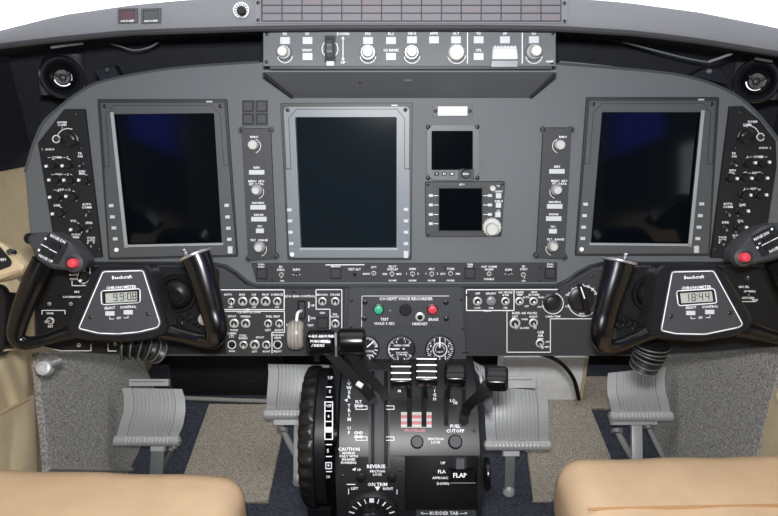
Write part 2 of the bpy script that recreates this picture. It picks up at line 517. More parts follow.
t = thing('side_trim', 'cream rounded trim edge with a small pale button at the right border', 'trim', WALL_R.P(772, 430))
MB().prism(WALL_R, [(800, 380), (774, 384), (767, 398), (757, 462), (800, 470)], .016, .05, .01).build('body', 'cream', t)
MB().knob(WALL_R, 776, 397, .06, [(.012, .05), (.012, .056), (.006, .06)], 14).build('button', 'cream_light', t)

# white equipment box behind the right inner pedal, with its cable
t = thing('equipment_box', 'white equipment box on the floor under the panel right of centre', 'box', FLOOR.P(552, 402))
x0, x1 = FLOOR.P(500, 404).x, FLOOR.P(580, 404).x; yy = FLOOR.P(552, 402).y
MB().obox(Vector(((x0 + x1) / 2, yy + .04, .075)), (CR, Vector((0, 1, 0)), Vector((0, 0, 1))), ((x1 - x0) / 2, .04, .074), .004).build('body', 'box_white', t)
MB().obox(Vector((x1 - .001 + .005, yy + .04, .075)), (CR, Vector((0, 1, 0)), Vector((0, 0, 1))), (.004, .044, .0745), .002).build('corner_strip', 'cream_light', t)
t = thing('footwell_box', 'black equipment housing on the floor beyond the left beige mat', 'box', FLOOR.P(222, 399))
xa_, xb_ = FLOOR.P(172, 399).x, FLOOR.P(276, 402).x; yy = FLOOR.P(222, 397).y
MB().obox(Vector(((xa_ + xb_) / 2, yy + .07, .076)), (CR, Vector((0, 1, 0)), Vector((0, 0, 1))), ((xb_ - xa_) / 2, .065, .075), .005).build('housing', 'black_wall', t)
MB().obox(Vector(((xa_ + xb_) / 2, yy + .0035, .055)), (CR, Vector((0, 1, 0)), Vector((0, 0, 1))), ((xb_ - xa_) / 2 - .01, .001, .002)).build('ledge', 'vent_black', t)
pts = spline([W(528, 352, 1.28), W(548, 356, 1.36), W(563, 365, 1.42), W(574, 380, 1.45), W(579, 400, 1.46)])
tag(MB().tube(pts, .0045, 8).build('black_cable', 'satin_black'), 'black cable curving down in front of the white equipment box', 'cable')

# ================================================================= glareshield
cols = []
YB = [(-130, 62), (-60, 54), (0, 45), (60, 38), (130, 31.5), (255, 27.5), (330, 26.5), (480, 26.5), (560, 27.5), (640, 32.5), (700, 40), (778, 52.5), (850, 64), (920, 72)]
YT = [(-130, 60), (-60, 46), (0, 28), (60, 13), (130, 3), (170, -1), (255, -7), (330, -9), (480, -9), (560, -5), (625, 0), (700, 10), (778, 25.5), (850, 42), (920, 60)]
def interp(tab, x):
    for (a, ya), (b, yb) in zip(tab, tab[1:]):
        if a <= x <= b: return ya + (yb - ya) * (x - a) / (b - a)
rear_cols = []
gl_t = on('glareshield', 'curved grey glareshield across the top of the cockpit panel', 'glareshield', GS, 410, 20)
loops = []
for k in range(47):
    px = -110 + 1010 * k / 46
    b, tp = GS.P(px, interp(YB, px)), GS.P(px, interp(YT, px))
    n = GS.n; up = (tp - b).normalized()
    back = Vector((0, 1.3125 - b.y, 0)); rear_cols.append(Vector((min(max(b.x, WLX + .001), WRX - .001), 1.3145, b.z - .0385)))
    loops.append([b - n * .004 - up * .000, b + up * .004, b + (tp - b) * .5 + n * .001, tp - up * .008, tp - up * .002 - n * .004, tp - n * .016 - up * .004,
                  b + back + Vector((0, 0, -.037)), b + back + Vector((0, 0, -.042)), b - n * .012 + Vector((0, 0, .001))])
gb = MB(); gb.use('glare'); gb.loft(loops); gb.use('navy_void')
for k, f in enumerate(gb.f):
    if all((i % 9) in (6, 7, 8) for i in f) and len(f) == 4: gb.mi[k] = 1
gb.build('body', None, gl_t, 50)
rear_cols = [Vector((WLX + .001, rear_cols[0].y, rear_cols[0].z))] + rear_cols + [Vector((WRX - .001, rear_cols[-1].y, rear_cols[-1].z))]
rc = [p for k_, p in enumerate(rear_cols) if k_ == 0 or p.x > rear_cols[k_ - 1].x + 1e-5]
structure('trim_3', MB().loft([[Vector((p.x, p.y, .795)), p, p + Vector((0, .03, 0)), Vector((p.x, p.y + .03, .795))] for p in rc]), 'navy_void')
# dark lip along the lower edge
pts = [GS.P(px, interp(YB, px) + 1.2, -.004) for px in range(-105, 896, 20)]
MB().tube(pts, .0042, 8).build('lip', 'plate', gl_t)
MB().line(GS, [(px, interp(YB, px) - 1.4) for px in range(0, 778, 30)], .8, .0016).build('seam', 'panel_dark', gl_t)

# annunciator panel let into the glareshield
t = on('warning_light_grid', 'wide grid of unlit annunciator lights on the glareshield', 'warning panel', GS, 410, 10)
MB().rect(GS, 254, -6, 568, 23.4, .0015, .003, .0005, 1.5).build('faceplate', 'glare', t)
MB().rect(GS, 261, -4, 561.5, 21.6, .003, .0035).build('grid', 'plate', t)
xs = [262 + (561 - 262) * i / 15 for i in range(16)]
ys = [-2.6, 5.3, 13.2, 21]
reds = {(5, 0), (5, 1), (13, 1), (14, 2), (2, 0), (10, 1)}
for j in range(3):
    for i in range(15):
        MB().rect(GS, xs[i] + .45, ys[j] + .5, xs[i + 1] - .45, ys[j + 1] - .5, .0035, .0052, .0005).build('annunciator_light', 'annun_red' if (i, j) in reds else 'annun', t)
screws(t, GS, [(258, 2.5), (258, 20), (564.5, 3), (564.5, 21)], 1.8, .003)
# warning lights and test dial
for (x0, m_, lab, cat) in ((118.5, 'warn_red', 'dark red master warning light at the left of the glareshield', 'warning light'),
                           (142, 'warn_gray', 'dark grey master caution light on the glareshield beside the dark red one', 'caution light')):
    t = on('warning_light', lab, cat, GS, x0 + 9, 15)
    MB().ring(GS, [(x0 - 1, 8.5), (x0 + 18.5, 7.8), (x0 + 18.5, 22.4), (x0 - 1, 23.2)], [(x0 + 1, 10), (x0 + 16.5, 9.6), (x0 + 16.5, 20.4), (x0 + 1, 21)], .0012, .005, .003).build('frame', 'bezel', t)
    MB().prism(GS, [(x0 + 1.2, 10.2), (x0 + 16.3, 9.8), (x0 + 16.3, 20.2), (x0 + 1.2, 20.8)], .0015, .0042, .0006).build('lens', m_, t)
    MB().text(GS, 'PUSH TO RESET', x0 + 9, 21.0, 1.5, .0052, 2, .8).build('lettering', 'white', t)
t = on('test_dial', 'round test knob with a white marked ring beside the annunciator grid', 'knob', GS, 241, 10)
q = sz(GS, 241, 10, 8.5)
MB().knob(GS, 241, 10, .003, [(q, .0015), (q, .004), (q * .9, .0045)], 28).build('dial', 'knob_gray', t)
m = MB()
for k in range(13):
    a = math.radians(-50 + k * 25)
    m.line(GS, [(241 + 5.2 * math.cos(a), 10 - 5.2 * math.sin(a)), (241 + 7.6 * math.cos(a), 10 - 7.6 * math.sin(a))], .8 + .4 * (k % 2), .005)
m.circ(GS, 241, 10, 7.6, .7, .005, -60, 250)
m.build('scale_marks', 'white', t)
MB().knob(GS, 241, 10, .012, [(q * .55, .0045), (q * .55, .010), (q * .42, .012)], 20, 8, .05).build('knob', 'knob_black', t)

# ================================================================= flight guidance panel under the glareshield
S = FGP
t = on('flight_guidance_panel', 'grey autopilot mode panel with white buttons and five pale knobs under the glareshield', 'control panel', S, 410, 50)
MB().prism(S, [(263, 31), (556, 31), (556, 66), (263, 66)], -.05, 0, .001).build('faceplate', 'panel', t)
MB().rect(S, 270, 66.2, 552, 69.2, -.03, -.002).build('lower_edge', 'plate', t)
for x, y in ((285, 40.5), (307.5, 40.5), (307.5, 56.5), (368, 40.5), (391, 40.5), (391, 56.5), (412, 39.8), (434, 39.8), (456, 39.8), (478.7, 39.8), (478.7, 56.5), (505, 39.8), (534, 39.8)):
    key(t, S, x, y, 10, 7.2)
lt = MB()
for s_, x, y in (('FD', 285, 34), ('VS', 307, 34), ('VNAV', 307, 50.3), ('DOWN', 343, 34), ('UP', 343, 62.6), ('SPD', 368, 34), ('FLC', 391, 34), ('1/2 BANK', 391, 50.3),
                 ('HDG', 412, 33.6), ('APPR', 434, 33.6), ('ALT', 456, 33.6), ('YD', 478.7, 33.6), ('CPL', 478.7, 50.3), ('AP', 505, 33.6), ('FD', 534, 33.6)):
    lt.text(S, s_, x, y, 2.3)
lt.line(S, [(467.5, 33), (467.5, 63)], .9); lt.line(S, [(522.3, 33), (522.3, 63)], .9)
lt.line(S, [(343, 38), (343, 60)], .8)
for y, d in ((36.5, 1), (61, -1)):
    lt.prism(S, [(341.4, y + 2.6 * d), (343, y), (344.6, y + 2.6 * d)], .0002, .0004)
for x, y, r in ((285, 57, 8), (368, 57, 8.5), (412, 57, 8.5), (456.7, 56, 9.8), (534, 57, 8.8)):
    lt.circ(S, x, y - 1.6, r * .92, .8, .0004, 190, 350, 14)
for x, s_ in ((330, 1),):
    lt.circ(S, 331, 49, 9, .8, .0004, 120, 240, 10); lt.circ(S, 329, 49, 9, .8, .0004, -60, 60, 10)
lt.build('lettering', 'white', t)
for x, y, r in ((281.8, 51, 6.4), (367.5, 51.3, 6.9), (412, 51.3, 6.7), (536.8, 50.5, 7.0)):
    dual_knob(t, S, x, y, r, 0, 'knob_light', .03, off=1)
dual_knob(t, S, 456.8, 52, 8.2, 0, 'knob_light', .022, base=False)
# pitch wheel
o = MB().rect(S, 324.5, 35.5, 335.5, 62.5, 0, .002, .0005, 1).build('thumbwheel', 'plate_black', t)
w = MB(); c = S.P(330.3, 49, -.004); u, v, n = S.fr(c)
R = sz(S, 330, 49, 11.5); hw = sz(S, 330, 49, 3.4)
loops = []
for sx, rr in ((-1, .92), (-.8, 1), (.8, 1), (1, .92)):
    loops.append([c + u * hw * sx + (v * math.cos(a) + n * math.sin(a)) * R * rr * (1 + .05 * (k % 2)) for k, a in ((k, 2 * PI * k / 36) for k in range(36))])
w.loft(loops).build('wheel', 'bezel', o)
MB().rect(S, 326, 61, 334.5, 66, 0, .004, .0008).build('tab', 'knob_gray', t)
# AP disconnect bar
o = MB().prism(S, [(493, 46.5), (517, 46), (518.5, 59.5), (492, 59.5)], 0, .010, .0015, 1.5).build('disconnect_bar', 'key', t)
for k in range(7): MB().rect(S, 494 + k * 3.3, 45.6, 496.3 + k * 3.3, 48.6, .004, .0115, .0005).build('ridge', 'key', o)
MB().prism(S, [(491.5, 60.5), (518.5, 60.5), (518, 67), (490.5, 67)], 0, .006, .001).build('bar_bracket', 'knob_gray', t)
screws(t, S, [(266.5, 62), (267, 34), (552.5, 33.5), (552, 62.5)], 1.9)
MB().prism(S, [(546, 60.6), (553.5, 60.3), (553.5, 62.4), (546, 62.6)], 0, .003, .0005).build('latch', 'knob_light', t)
# sloping cover beneath it
t = on('panel_cover', 'plain grey sloping cover between the autopilot panel and the centre screen', 'cover', MAIN, 410, 85)
fr_ = [FGP.P(x, y, -.006) for x, y in ((263, 72), (556, 72))]; bk = [MAIN.P(x, y, .0012) for x, y in ((530, 98), (293, 98))]
upb = [MAIN.P(545, 79, .0012), MAIN.P(277, 79, .0012)]
ft = [FGP.P(556, 70.5, -.006), FGP.P(263, 70.5, -.006)]
vs = [ft[1], ft[0], fr_[1], fr_[0], bk[0], bk[1], upb[0], upb[1]]
MB().add(vs, [[0, 1, 2, 3], [3, 2, 4, 5], [0, 7, 6, 1], [1, 6, 4, 2], [0, 3, 5, 7], [7, 5, 4, 6]]).build('body', 'panel', t)
def on_cover(px, py):
    a, b = (fr_[0] + fr_[1]) / 2, (bk[0] + bk[1]) / 2
    k = (py - 72) / 26; return a + (b - a) * k
nrm = ((fr_[1] - fr_[0]).cross(bk[0] - fr_[1])).normalized()
if nrm.y > 0: nrm = -nrm
CV = Plane(fr_[0], nrm)
MB().rect(CV, 404, 80.3, 412, 81.4, .0002, .001).build('slot', 'knob_gray', t)
MB().knob(CV, 360, 83, .001, [(.0017, .0002), (.0017, .001)], 10).build('screw', 'plate_black', t)
MB().tube([CV.P(264, 74, .001), CV.P(292, 97, .001)], .003, 6).build('side_lip', 'plate', t)
MB().tube([CV.P(555, 74, .001), CV.P(531, 97, .001)], .003, 6).build('side_lip', 'plate', t)

# ================================================================= main panel board
t = on('instrument_panel', 'large grey instrument panel board that carries the screens', 'instrument panel', MAIN, 400, 270)
out = [(30, 235), (25, 170), (33, 145), (43, 123), (62, 105), (78, 93), (97, 83), (130, 75), (167, 69), (210, 65), (259, 62), (350, 60), (480, 60), (558, 63.5), (611, 67.5), (668, 73),
       (695, 78.5), (718, 86), (737, 96), (751, 107), (768, 126), (786, 150), (793, 175), (785, 235), (776, 263), (602, 263), (590, 266), (578, 272), (566, 280), (556, 284.5), (257, 285), (247, 281), (236, 272), (226, 266), (214, 263), (36, 263)]
MB().prism(MAIN, out, -.012, 0, .0015).build('board', 'panel', t)
rim = [MAIN.P(x, y, .001) for x, y in ((25, 172), (33, 145), (43, 123), (62, 105), (78, 93), (97, 83), (130, 75), (167, 69), (210, 65), (259, 62))]
MB().tube(spline(rim, 4), .0022, 6).build('rim', 'bezel', t)
rim = [MAIN.P(x, y, .001) for x, y in ((558, 63.5), (611, 67.5), (668, 73), (695, 78.5), (718, 86), (737, 96), (751, 107), (768, 126), (786, 150))]
MB().tube(spline(rim, 4), .0022, 6).build('rim', 'bezel', t)
rim = [MAIN.P(x, y, .001) for x, y in ((38, 263), (212, 263), (226, 266), (236, 272), (247, 281.4), (256, 285.6), (400, 285.8), (557, 285.4), (567, 280.6), (578, 272), (590, 266), (602, 263), (770, 263))]
MB().tube(rim, .0024, 6).build('rim', 'plate_black', t)

# ---- the three big displays
def display(name, label, O, I, left, right, bez, strip_side, dot, tall, silver=False):
    S = MAIN; cx = sum(p[0] for p in O) / 4; cy = sum(p[1] for p in O) / 4
    t = on(name, label, 'screen', S, cx, cy, 'large flight displays')
    def q(s_, t_):   # bilinear on the outer quad
        a = [O[0][k] + (O[1][k] - O[0][k]) * s_ for k in (0, 1)]; b = [O[3][k] + (O[2][k] - O[3][k]) * s_ for k in (0, 1)]
        return (a[0] + (b[0] - a[0]) * t_, a[1] + (b[1] - a[1]) * t_)
    MB().prism(S, O, .0006, .004, .0008, 2).build('mounting_plate', 'bezel_edge', t)
    O2 = [q(.025, .025), q(.975, .025), q(.985, .985), q(.015, .985)]
    inn = [(I[0][0], I[0][1]), (I[1][0], I[1][1]), (I[2][0], I[2][1]), (I[3][0], I[3][1])]
    MB().ring(S, O2, inn, .004, .012, .0045, .0015, (5 if silver else 2, 1.5)).build('bezel', bez, t)
    g = 1.2
    MB().prism(S, [(inn[0][0] - 1, inn[0][1] - 1), (inn[1][0] + 1, inn[1][1] - 1), (inn[2][0] + 1, inn[2][1] + 1), (inn[3][0] - 1, inn[3][1] + 1)], .004, .0052).build('display_glass', 'screen_teal_reflect' if silver else 'screen', t)
    # bright inner reveal
    for sd in strip_side:
        a, b = {'l': (0, 3), 'r': (1, 2), 'b': (3, 2)}[sd]
        p, r = inn[a], inn[b]
        MB().line(S, [p, r], 3.4 if sd != 'b' else 2.2, .0128).build('reveal', 'strip_silver', t)
    for x, y in left[:-1] if dot else left: key(t, S, x, y, 4.6, 3.0, .012, name='bezel_key')
    for x, y in right[:-1] if tall else right: key(t, S, x, y, 4.6, 3.0, .012, name='bezel_key')
    if dot:
        x, y = left[-1]; MB().knob(S, x, y, .0135, [(sz(S, x, y, 2.2), .012), (sz(S, x, y, 2.0), .0138)], 14).build('sensor', 'white', t)
    if tall:
        x, y = right[-1]; key(t, S, x, y, 4.8, 7, .012, name='rocker_key')
    # slot guides and corner bevel lines
    m = MB()
    m.line(S, [q(.022, .02), q(.022, .42)], 1.0, .0126); m.line(S, [q(.978, .02), q(.978, .42)], 1.0, .0126)
    m.line(S, [q(.06, .42), q(.022, .42)], .9, .0126); m.line(S, [q(.94, .42), q(.978, .42)], .9, .0126)
    m.line(S, [q(.06, .42), q(.06, .10), q(.12, .04), q(.88, .04), q(.94, .10), q(.94, .42)], .7, .0126)
    m.build('groove', 'bezel_edge', t)
    screws(t, S, [q(.055, .045), q(.945, .045)], 2.0, .0122)
    MB().rect(S, *(q(.84, .012) + tuple(a + b for a, b in zip(q(.84, .012), (6, 1.4)))), .004, .0046).build('placard', 'key', t)
display('flight_display', 'large dark upright screen at the left in front of the left yoke', [(97, 99), (227, 99), (238, 257), (108, 260)],
        [(112, 114), (214, 113), (222, 244), (126, 246)],
        [(111, 205.7), (112.2, 217), (113.6, 228), (115, 239), (116.2, 250)], [(226.6, 205.4), (227.4, 217), (228.2, 228.3), (229.2, 239.4), (230, 250)], 'bezel', 'lb', True, True)
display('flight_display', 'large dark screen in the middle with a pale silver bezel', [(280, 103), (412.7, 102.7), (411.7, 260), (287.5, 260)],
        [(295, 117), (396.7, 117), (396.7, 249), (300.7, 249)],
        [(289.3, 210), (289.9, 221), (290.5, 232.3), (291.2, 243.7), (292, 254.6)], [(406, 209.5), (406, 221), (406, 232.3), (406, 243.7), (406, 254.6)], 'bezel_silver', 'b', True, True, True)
display('flight_display', 'large dark upright screen at the right in front of the right yoke', [(586.5, 97), (719.7, 97), (710, 256), (575, 256)],
        [(602, 112), (703, 112), (690, 245), (590.7, 244)],
        [(585.7, 204.3), (584.7, 215.7), (583.8, 227.3), (583, 238.6), (581.8, 249.4)], [(702, 204), (700.6, 215.7), (699.3, 227.3), (698, 238.7), (696.7, 249.5)], 'bezel', 'rb', True, True)

# ---- four small blank switches
t = on('square_switch_block', 'block of four small dark square switches left of the middle screen', 'switch block', MAIN, 255, 113)
MB().rect(MAIN, 242, 100, 268.2, 126, .0006, .001).build('plate', 'panel_dark', t)
for x in (248, 261.6):
    for y in (106.3, 119):
        MB().rect(MAIN, x - 5.4, y - 5.4, x + 5.4, y + 5.4, .001, .0022, .0003).build('switch_bezel', 'plate_black', t)
        MB().rect(MAIN, x - 4.6, y - 4.6, x + 4.6, y + 4.6, .0022, .0036, .0006).build('push_button', 'panel_dark', t)

# ---- display control panels
def dcp(label, O, K, B, sgn):
    S = MAIN; cx = sum(p[0] for p in O) / 4
    t = on('display_control_panel', label, 'control panel', S, cx, 195, 'display control panels')
    MB().prism(S, O, .0006, .0075, .001, 3).build('faceplate', 'panel_dark', t)
    for k, (x, y) in enumerate(((O[0][0] + .5, O[0][1] + 2.2), (O[1][0] - .5, O[1][1] + 2.2), (O[2][0] - .5, O[2][1] - 2.2), (O[3][0] + .5, O[3][1] - 2.2))):
        MB().knob(S, x, y, .007, [(sz(S, x, y, 3.4), .0006), (sz(S, x, y, 3.4), .0076)], 14).build('corner_ear', 'panel_dark', t)
    screws(t, S, [(O[0][0] + .5, O[0][1] + 2.2), (O[1][0] - .5, O[1][1] + 2.2), (O[2][0] - .5, O[2][1] - 2.2), (O[3][0] + .5, O[3][1] - 2.2)], 1.7, .0076)
    h = .0075
    dual_knob(t, S, K[0][0], K[0][1], 4.8, h, 'knob_light', .012, base=False)
    dual_knob(t, S, K[1][0], K[1][1], 5.0, h, 'knob_light', .018)
    dual_knob(t, S, K[2][0], K[2][1], 5.0, h, 'knob_light', .018)
    for k, (x, y) in enumerate(B): key(t, S, x, y, 8 if k == 3 else 15.5, 4.6, h)
    lt = MB(); H = h + .0004
    lt.text(S, 'BARO', K[0][0] + 2, K[0][1] - 8, 1.9, H); lt.text(S, 'REFS', B[0][0], B[0][1] - 4.6, 1.9, H)
    lt.text(S, 'MENU  ADV\nSET  DATA', K[1][0] + 1, K[1][1] - 8, 1.9, H)
    lt.text(S, 'NAV/BRG', B[1][0], B[1][1] - 4.3, 1.8, H); lt.text(S, 'RADAR', B[2][0], B[2][1] - 4.3, 1.8, H); lt.text(S, 'TFC', B[3][0], B[3][1] - 4.4, 1.8, H)
    lt.text(S, 'TILT   RANGE', K[2][0] + 1, K[2][1] - 8, 1.8, H)
    for k in range(3): lt.circ(S, K[k][0] + 1.5, K[k][1] + 1, 7, .5, H, -70, 70, 8) if sgn > 0 else lt.circ(S, K[k][0] - 1.5, K[k][1] + 1, 7, .5, H, 110, 250, 8)
    lt.build('lettering', 'white', t)
dcp('narrow grey knob panel between the left and middle screens', [(241, 128), (270.5, 128), (276, 259), (248, 261)], [(252.2, 145), (255.2, 190.8), (258, 248.3)], [(256.6, 172.3), (258, 207.3), (258.8, 219.2), (259.8, 230.9)], 1)
dcp('narrow grey knob panel beside the right screen', [(543.5, 127.5), (572, 127.5), (565, 259.5), (536.5, 258)], [(561, 145), (558.2, 190.5), (554.4, 247.5)], [(557, 171.4), (554.8, 206.4), (553.8, 218.7), (553, 231.3)], -1)

# ---- placard
t = on('placard', 'small white placard above the standby instrument', 'placard', MAIN, 453, 111)
MB().rect(MAIN, 433, 105, 472.5, 117, .0006, .002, .0004).build('frame', 'bezel', t)
MB().rect(MAIN, 438, 106.5, 467.3, 115.5, .002, .0028).build('card', 'white', t)
screws(t, MAIN, [(435.5, 111), (470, 111)], 1.8, .002)

# ---- standby instrument
S = MAIN
t = on('standby_instrument', 'small square standby screen with cut corners right of the middle screen', 'instrument', S, 452, 152)
oct_ = [(433, 125), (472, 125), (479, 131), (479, 173), (473, 180), (433, 180), (427, 174), (427, 131)]
ins = [(432.5, 130.8), (472, 130.8), (473, 131.6), (473, 169.4), (472, 170.2), (432.5, 170.2), (431.5, 169.4), (431.5, 131.6)]
MB().ring(S, oct_, ins, .0006, .011, .005, .001).build('bezel', 'bezel_mid', t)
MB().rect(S, 431, 130.4, 473.4, 170.6, .004, .0055).build('display_glass', 'screen', t)
for x in (436.8, 444.3, 452): key(t, S, x, 173.9, 4.6, 3.4, .011, 'plate_black')
lt = MB()
for x, s_ in ((436.8, '+'), (444.3, 'N'), (452, 'M')): lt.text(S, s_, x, 173.9, 2, .0132)
lt.build('lettering', 'white', t)
MB().rect(S, 458.5, 169.4, 474, 179.4, .004, .0118, .0005).build('knob_boss', 'bezel_edge', t)
o = MB().knob(S, 466, 174, .02, [(sz(S, 466, 174, 4.4), .0118), (sz(S, 466, 174, 4.4), .018), (sz(S, 466, 174, 3.6), .02)], 20, 10, .04).build('knob', 'plate', t)
MB().text(S, 'BARO', 466, 174, 1.5, .0205).build('lettering', 'white', o)
screws(t, S, [(428, 127), (477.5, 127), (428, 178), (477.5, 178)], 2.2, .0006)
# ---- radio tuning unit
t = on('radio_tuning_unit', 'small square radio screen with side keys and a pale tuning knob', 'radio', S, 465, 210)
MB().prism(S, [(425, 182), (505.3, 181.5), (501.5, 236.6), (425.8, 237)], .0006, .009, .001, 2).build('faceplate', 'panel_dark', t)
MB().rect(S, 437.8, 187, 483.2, 231.8, .009, .0102, .0004).build('screen_frame', 'bezel_edge', t)
MB().rect(S, 439, 188.3, 482, 230.6, .0102, .0108).build('display_glass', 'screen', t)
for y in (195.6, 205, 214.5, 223.7): key(t, S, 430.9, y, 4.2, 2.8, .009, name='line_key')
for y in (195.6, 205, 214.5): key(t, S, 490, y, 4.2, 2.8, .009, name='line_key')
for x, y in ((498.6, 195.8), (498.5, 205.2), (498, 214.7)): key(t, S, x, y, 5.4, 5.2, .009, name='function_key')
lt = MB()
for y in (195.6, 205, 214.5, 223.7): lt.line(S, [(434, y), (438, y)], .6, .0105)
for y in (195.6, 205, 214.5): lt.line(S, [(483.5, y), (487.5, y)], .6, .0105)
for s_, x, y in (('1/2', 498, 186), ('IDENT', 499, 191.6), ('DME-H', 498.8, 201.2), ('1/2', 498.2, 210.8), ('RTU', 462, 184.6)): lt.text(S, s_, x, y, 1.6, .0094)
lt.build('lettering', 'white', t)
MB().knob(S, 493, 188.6, .017, [(sz(S, 493, 188, 3), .009), (sz(S, 493, 188, 2.6), .017)], 16).build('volume_knob', 'knob_light', t)
o = MB().knob(S, 492.3, 227.6, .02, [(sz(S, 493, 228, 9), .009), (sz(S, 493, 228, 9), .0185), (sz(S, 493, 228, 8.2), .02)], 30, 15, .03).build('tuning_knob', 'knob_light', t)
MB().knob(S, 492.6, 229.8, .034, [(sz(S, 493, 228, 6), .019), (sz(S, 493, 228, 6), .032), (sz(S, 493, 228, 5.2), .034)], 24, 12, .03).build('inner_knob', 'knob_light', o)
screws(t, S, [(427.8, 184.5), (502.5, 184), (428, 234.5), (499, 234)], 1.6, .009)

# ---- audio panels
def audio(label, O, big, jack, lab, mic, toggles, pots, labels, scr):
    S = MAIN; cx = sum(p[0] for p in O) / len(O)
    t = on('audio_panel', label, 'control panel', S, cx, 190, 'audio panels')
    MB().prism(S, O, .0006, .006, .0008).build('faceplate', 'plate_black', t)
    h = .006; q = sz(S, big[0], big[1], 9)
    o = MB().knob(S, big[0], big[1], .016, [(q, h), (q, h + .004), (q * .8, h + .005), (q * .75, h + .011), (q * .6, h + .0125)], 24).build('selector_knob', 'knob_black', t)
    d = Vector((big[2], big[3])).normalized()
    MB().prism(S, [(big[0] - d.x * 8 - d.y * 2, big[1] - d.y * 8 + d.x * 2), (big[0] + d.x * 8 - d.y * 2, big[1] + d.y * 8 + d.x * 2),
                   (big[0] + d.x * 8 + d.y * 2, big[1] + d.y * 8 - d.x * 2), (big[0] - d.x * 8 + d.y * 2, big[1] - d.y * 8 - d.x * 2)], .014, .024, .001, 1).build('grip', 'knob_black', o)
    o = MB().knob(S, jack[0], jack[1], .01, [(sz(S, *jack, 4), h), (sz(S, *jack, 4), .009), (sz(S, *jack, 3), .010)], 18).build('volume_knob', 'plate', t)
    lt = MB(); H = h + .0004
    lt.circ(S, jack[0], jack[1], 3.6, 1.0, .0104, 20, 330, 20)
    lt.circ(S, big[0], big[1], 11.5, .8, H, 70, 165, 10) if big[2] > 0 else lt.circ(S, big[0], big[1], 11.5, .8, H, 15, 110, 10)
    for s_, x, y, hh in labels: lt.text(S, s_, x, y, hh, H)
    for x, y, px, py in pots: lt.circ(S, x, y, 6.2, .5, H, -40, 80, 8) if px < x else lt.circ(S, x, y, 6.2, .5, H, 100, 220, 8)
    lt.build('lettering', 'white', t)
    for x, y, px, py in pots: pot(t, S, x, y, 4.6, (px, py), h)
    for x, y, dx, dy in toggles: toggle(t, S, x, y, dx, dy, 2.8, h, light=False)
    screws(t, S, scr, 1.8, h)
L_POTS = [(51, 165, 45.8, 166.3), (67, 165, 61.9, 165.8), (54.6, 180, 48.5, 180), (69, 180.4, 63.5, 180.2), (84, 180.6, 78.4, 180.2), (56, 197, 49.2, 197.3), (71.5, 197, 65.6, 196.4), (59, 213, 52, 214), (76.5, 229, 70.3, 229.8)]
audio('black knob panel with angled top left corner left of the left screen', [(64, 109), (84.6, 109), (102, 257.5), (57, 260), (47, 200), (37.5, 143)],
      (68, 140, 6, 3.5), (56.2, 139), None, None, [(81, 164.5, -2, 2), (86.8, 213, -1, 3), (88.6, 229, -2, 3), (78, 243, 1, 3), (91, 245, 0, 2)], L_POTS,
      [('NORM', 62, 122.5, 2), ('COMM\n1', 62, 126.5, 1.8), ('1   AUDIO', 48, 149.5, 1.8), ('— COMM — 2', 58, 157.5, 2), ('PA\nON', 80, 155, 2), ('INPH', 82, 171.5, 1.8), ('— NAV — 2', 60, 174.4, 2), ('MKR', 82, 173.8, 1.8),
       ('— ADF — 2', 62, 189.8, 2), ('DME', 57, 205.5, 2), ('AUTO\nCOMM', 86.8, 206, 2), ('VOL', 73.5, 221, 2), ('SPKR', 89, 223, 2), ('AUDIO\nEMER', 76, 236, 1.8), ('VOICE\nBOTH\nIDENT', 91, 240.5, 1.7)], [(74.5, 114.5), (80, 149), (98, 250)])
R_POTS = [(749.6, 163.4, 755.8, 162.8), (764, 163.4, 770, 162.2), (732.2, 178.2, 737.6, 178.6), (746.8, 178, 752.3, 178.3), (761.6, 178, 768, 178.2), (746.2, 195.8, 751.2, 195.2), (761.5, 195.8, 767, 195), (743, 212, 748.8, 211.2), (741, 228.4, 747, 227.6)]
audio('black knob panel right of the right screen', [(730, 106.5), (743, 106), (760, 120), (776, 141), (777, 166), (768, 225), (757, 259.5), (711, 258)],
      (748, 137, -6, 2.5), (760.6, 137), None, None, [(734, 164, 3, 2), (728.8, 213, 1, 3), (726, 228, 1, 3), (723.5, 243, 0, 2), (734, 247, -2, 3)], R_POTS,
      [('NORM', 752.6, 121.8, 2), ('COMM\n1', 747, 126, 1.8), ('AUDIO  2', 765, 148, 1.8), ('1 — COMM —', 757, 156.8, 2), ('PA\nON', 734, 155, 2), ('INPH', 732.5, 170.5, 1.8), ('1 — NAV —', 754, 173, 2), ('MKR', 732, 173.4, 1.6),
       ('1 — ADF —', 752, 188.8, 2), ('DME', 742.5, 205, 2), ('AUTO\nCOMM', 728, 205.5, 2), ('VOL', 740.5, 221, 2), ('SPKR', 725.5, 222.5, 2), ('VOICE\nBOTH\nIDENT', 722.5, 240, 1.7), ('AUDIO\nEMER', 737, 237, 1.8)], [(741, 112.5), (737, 148.5), (716, 250)])

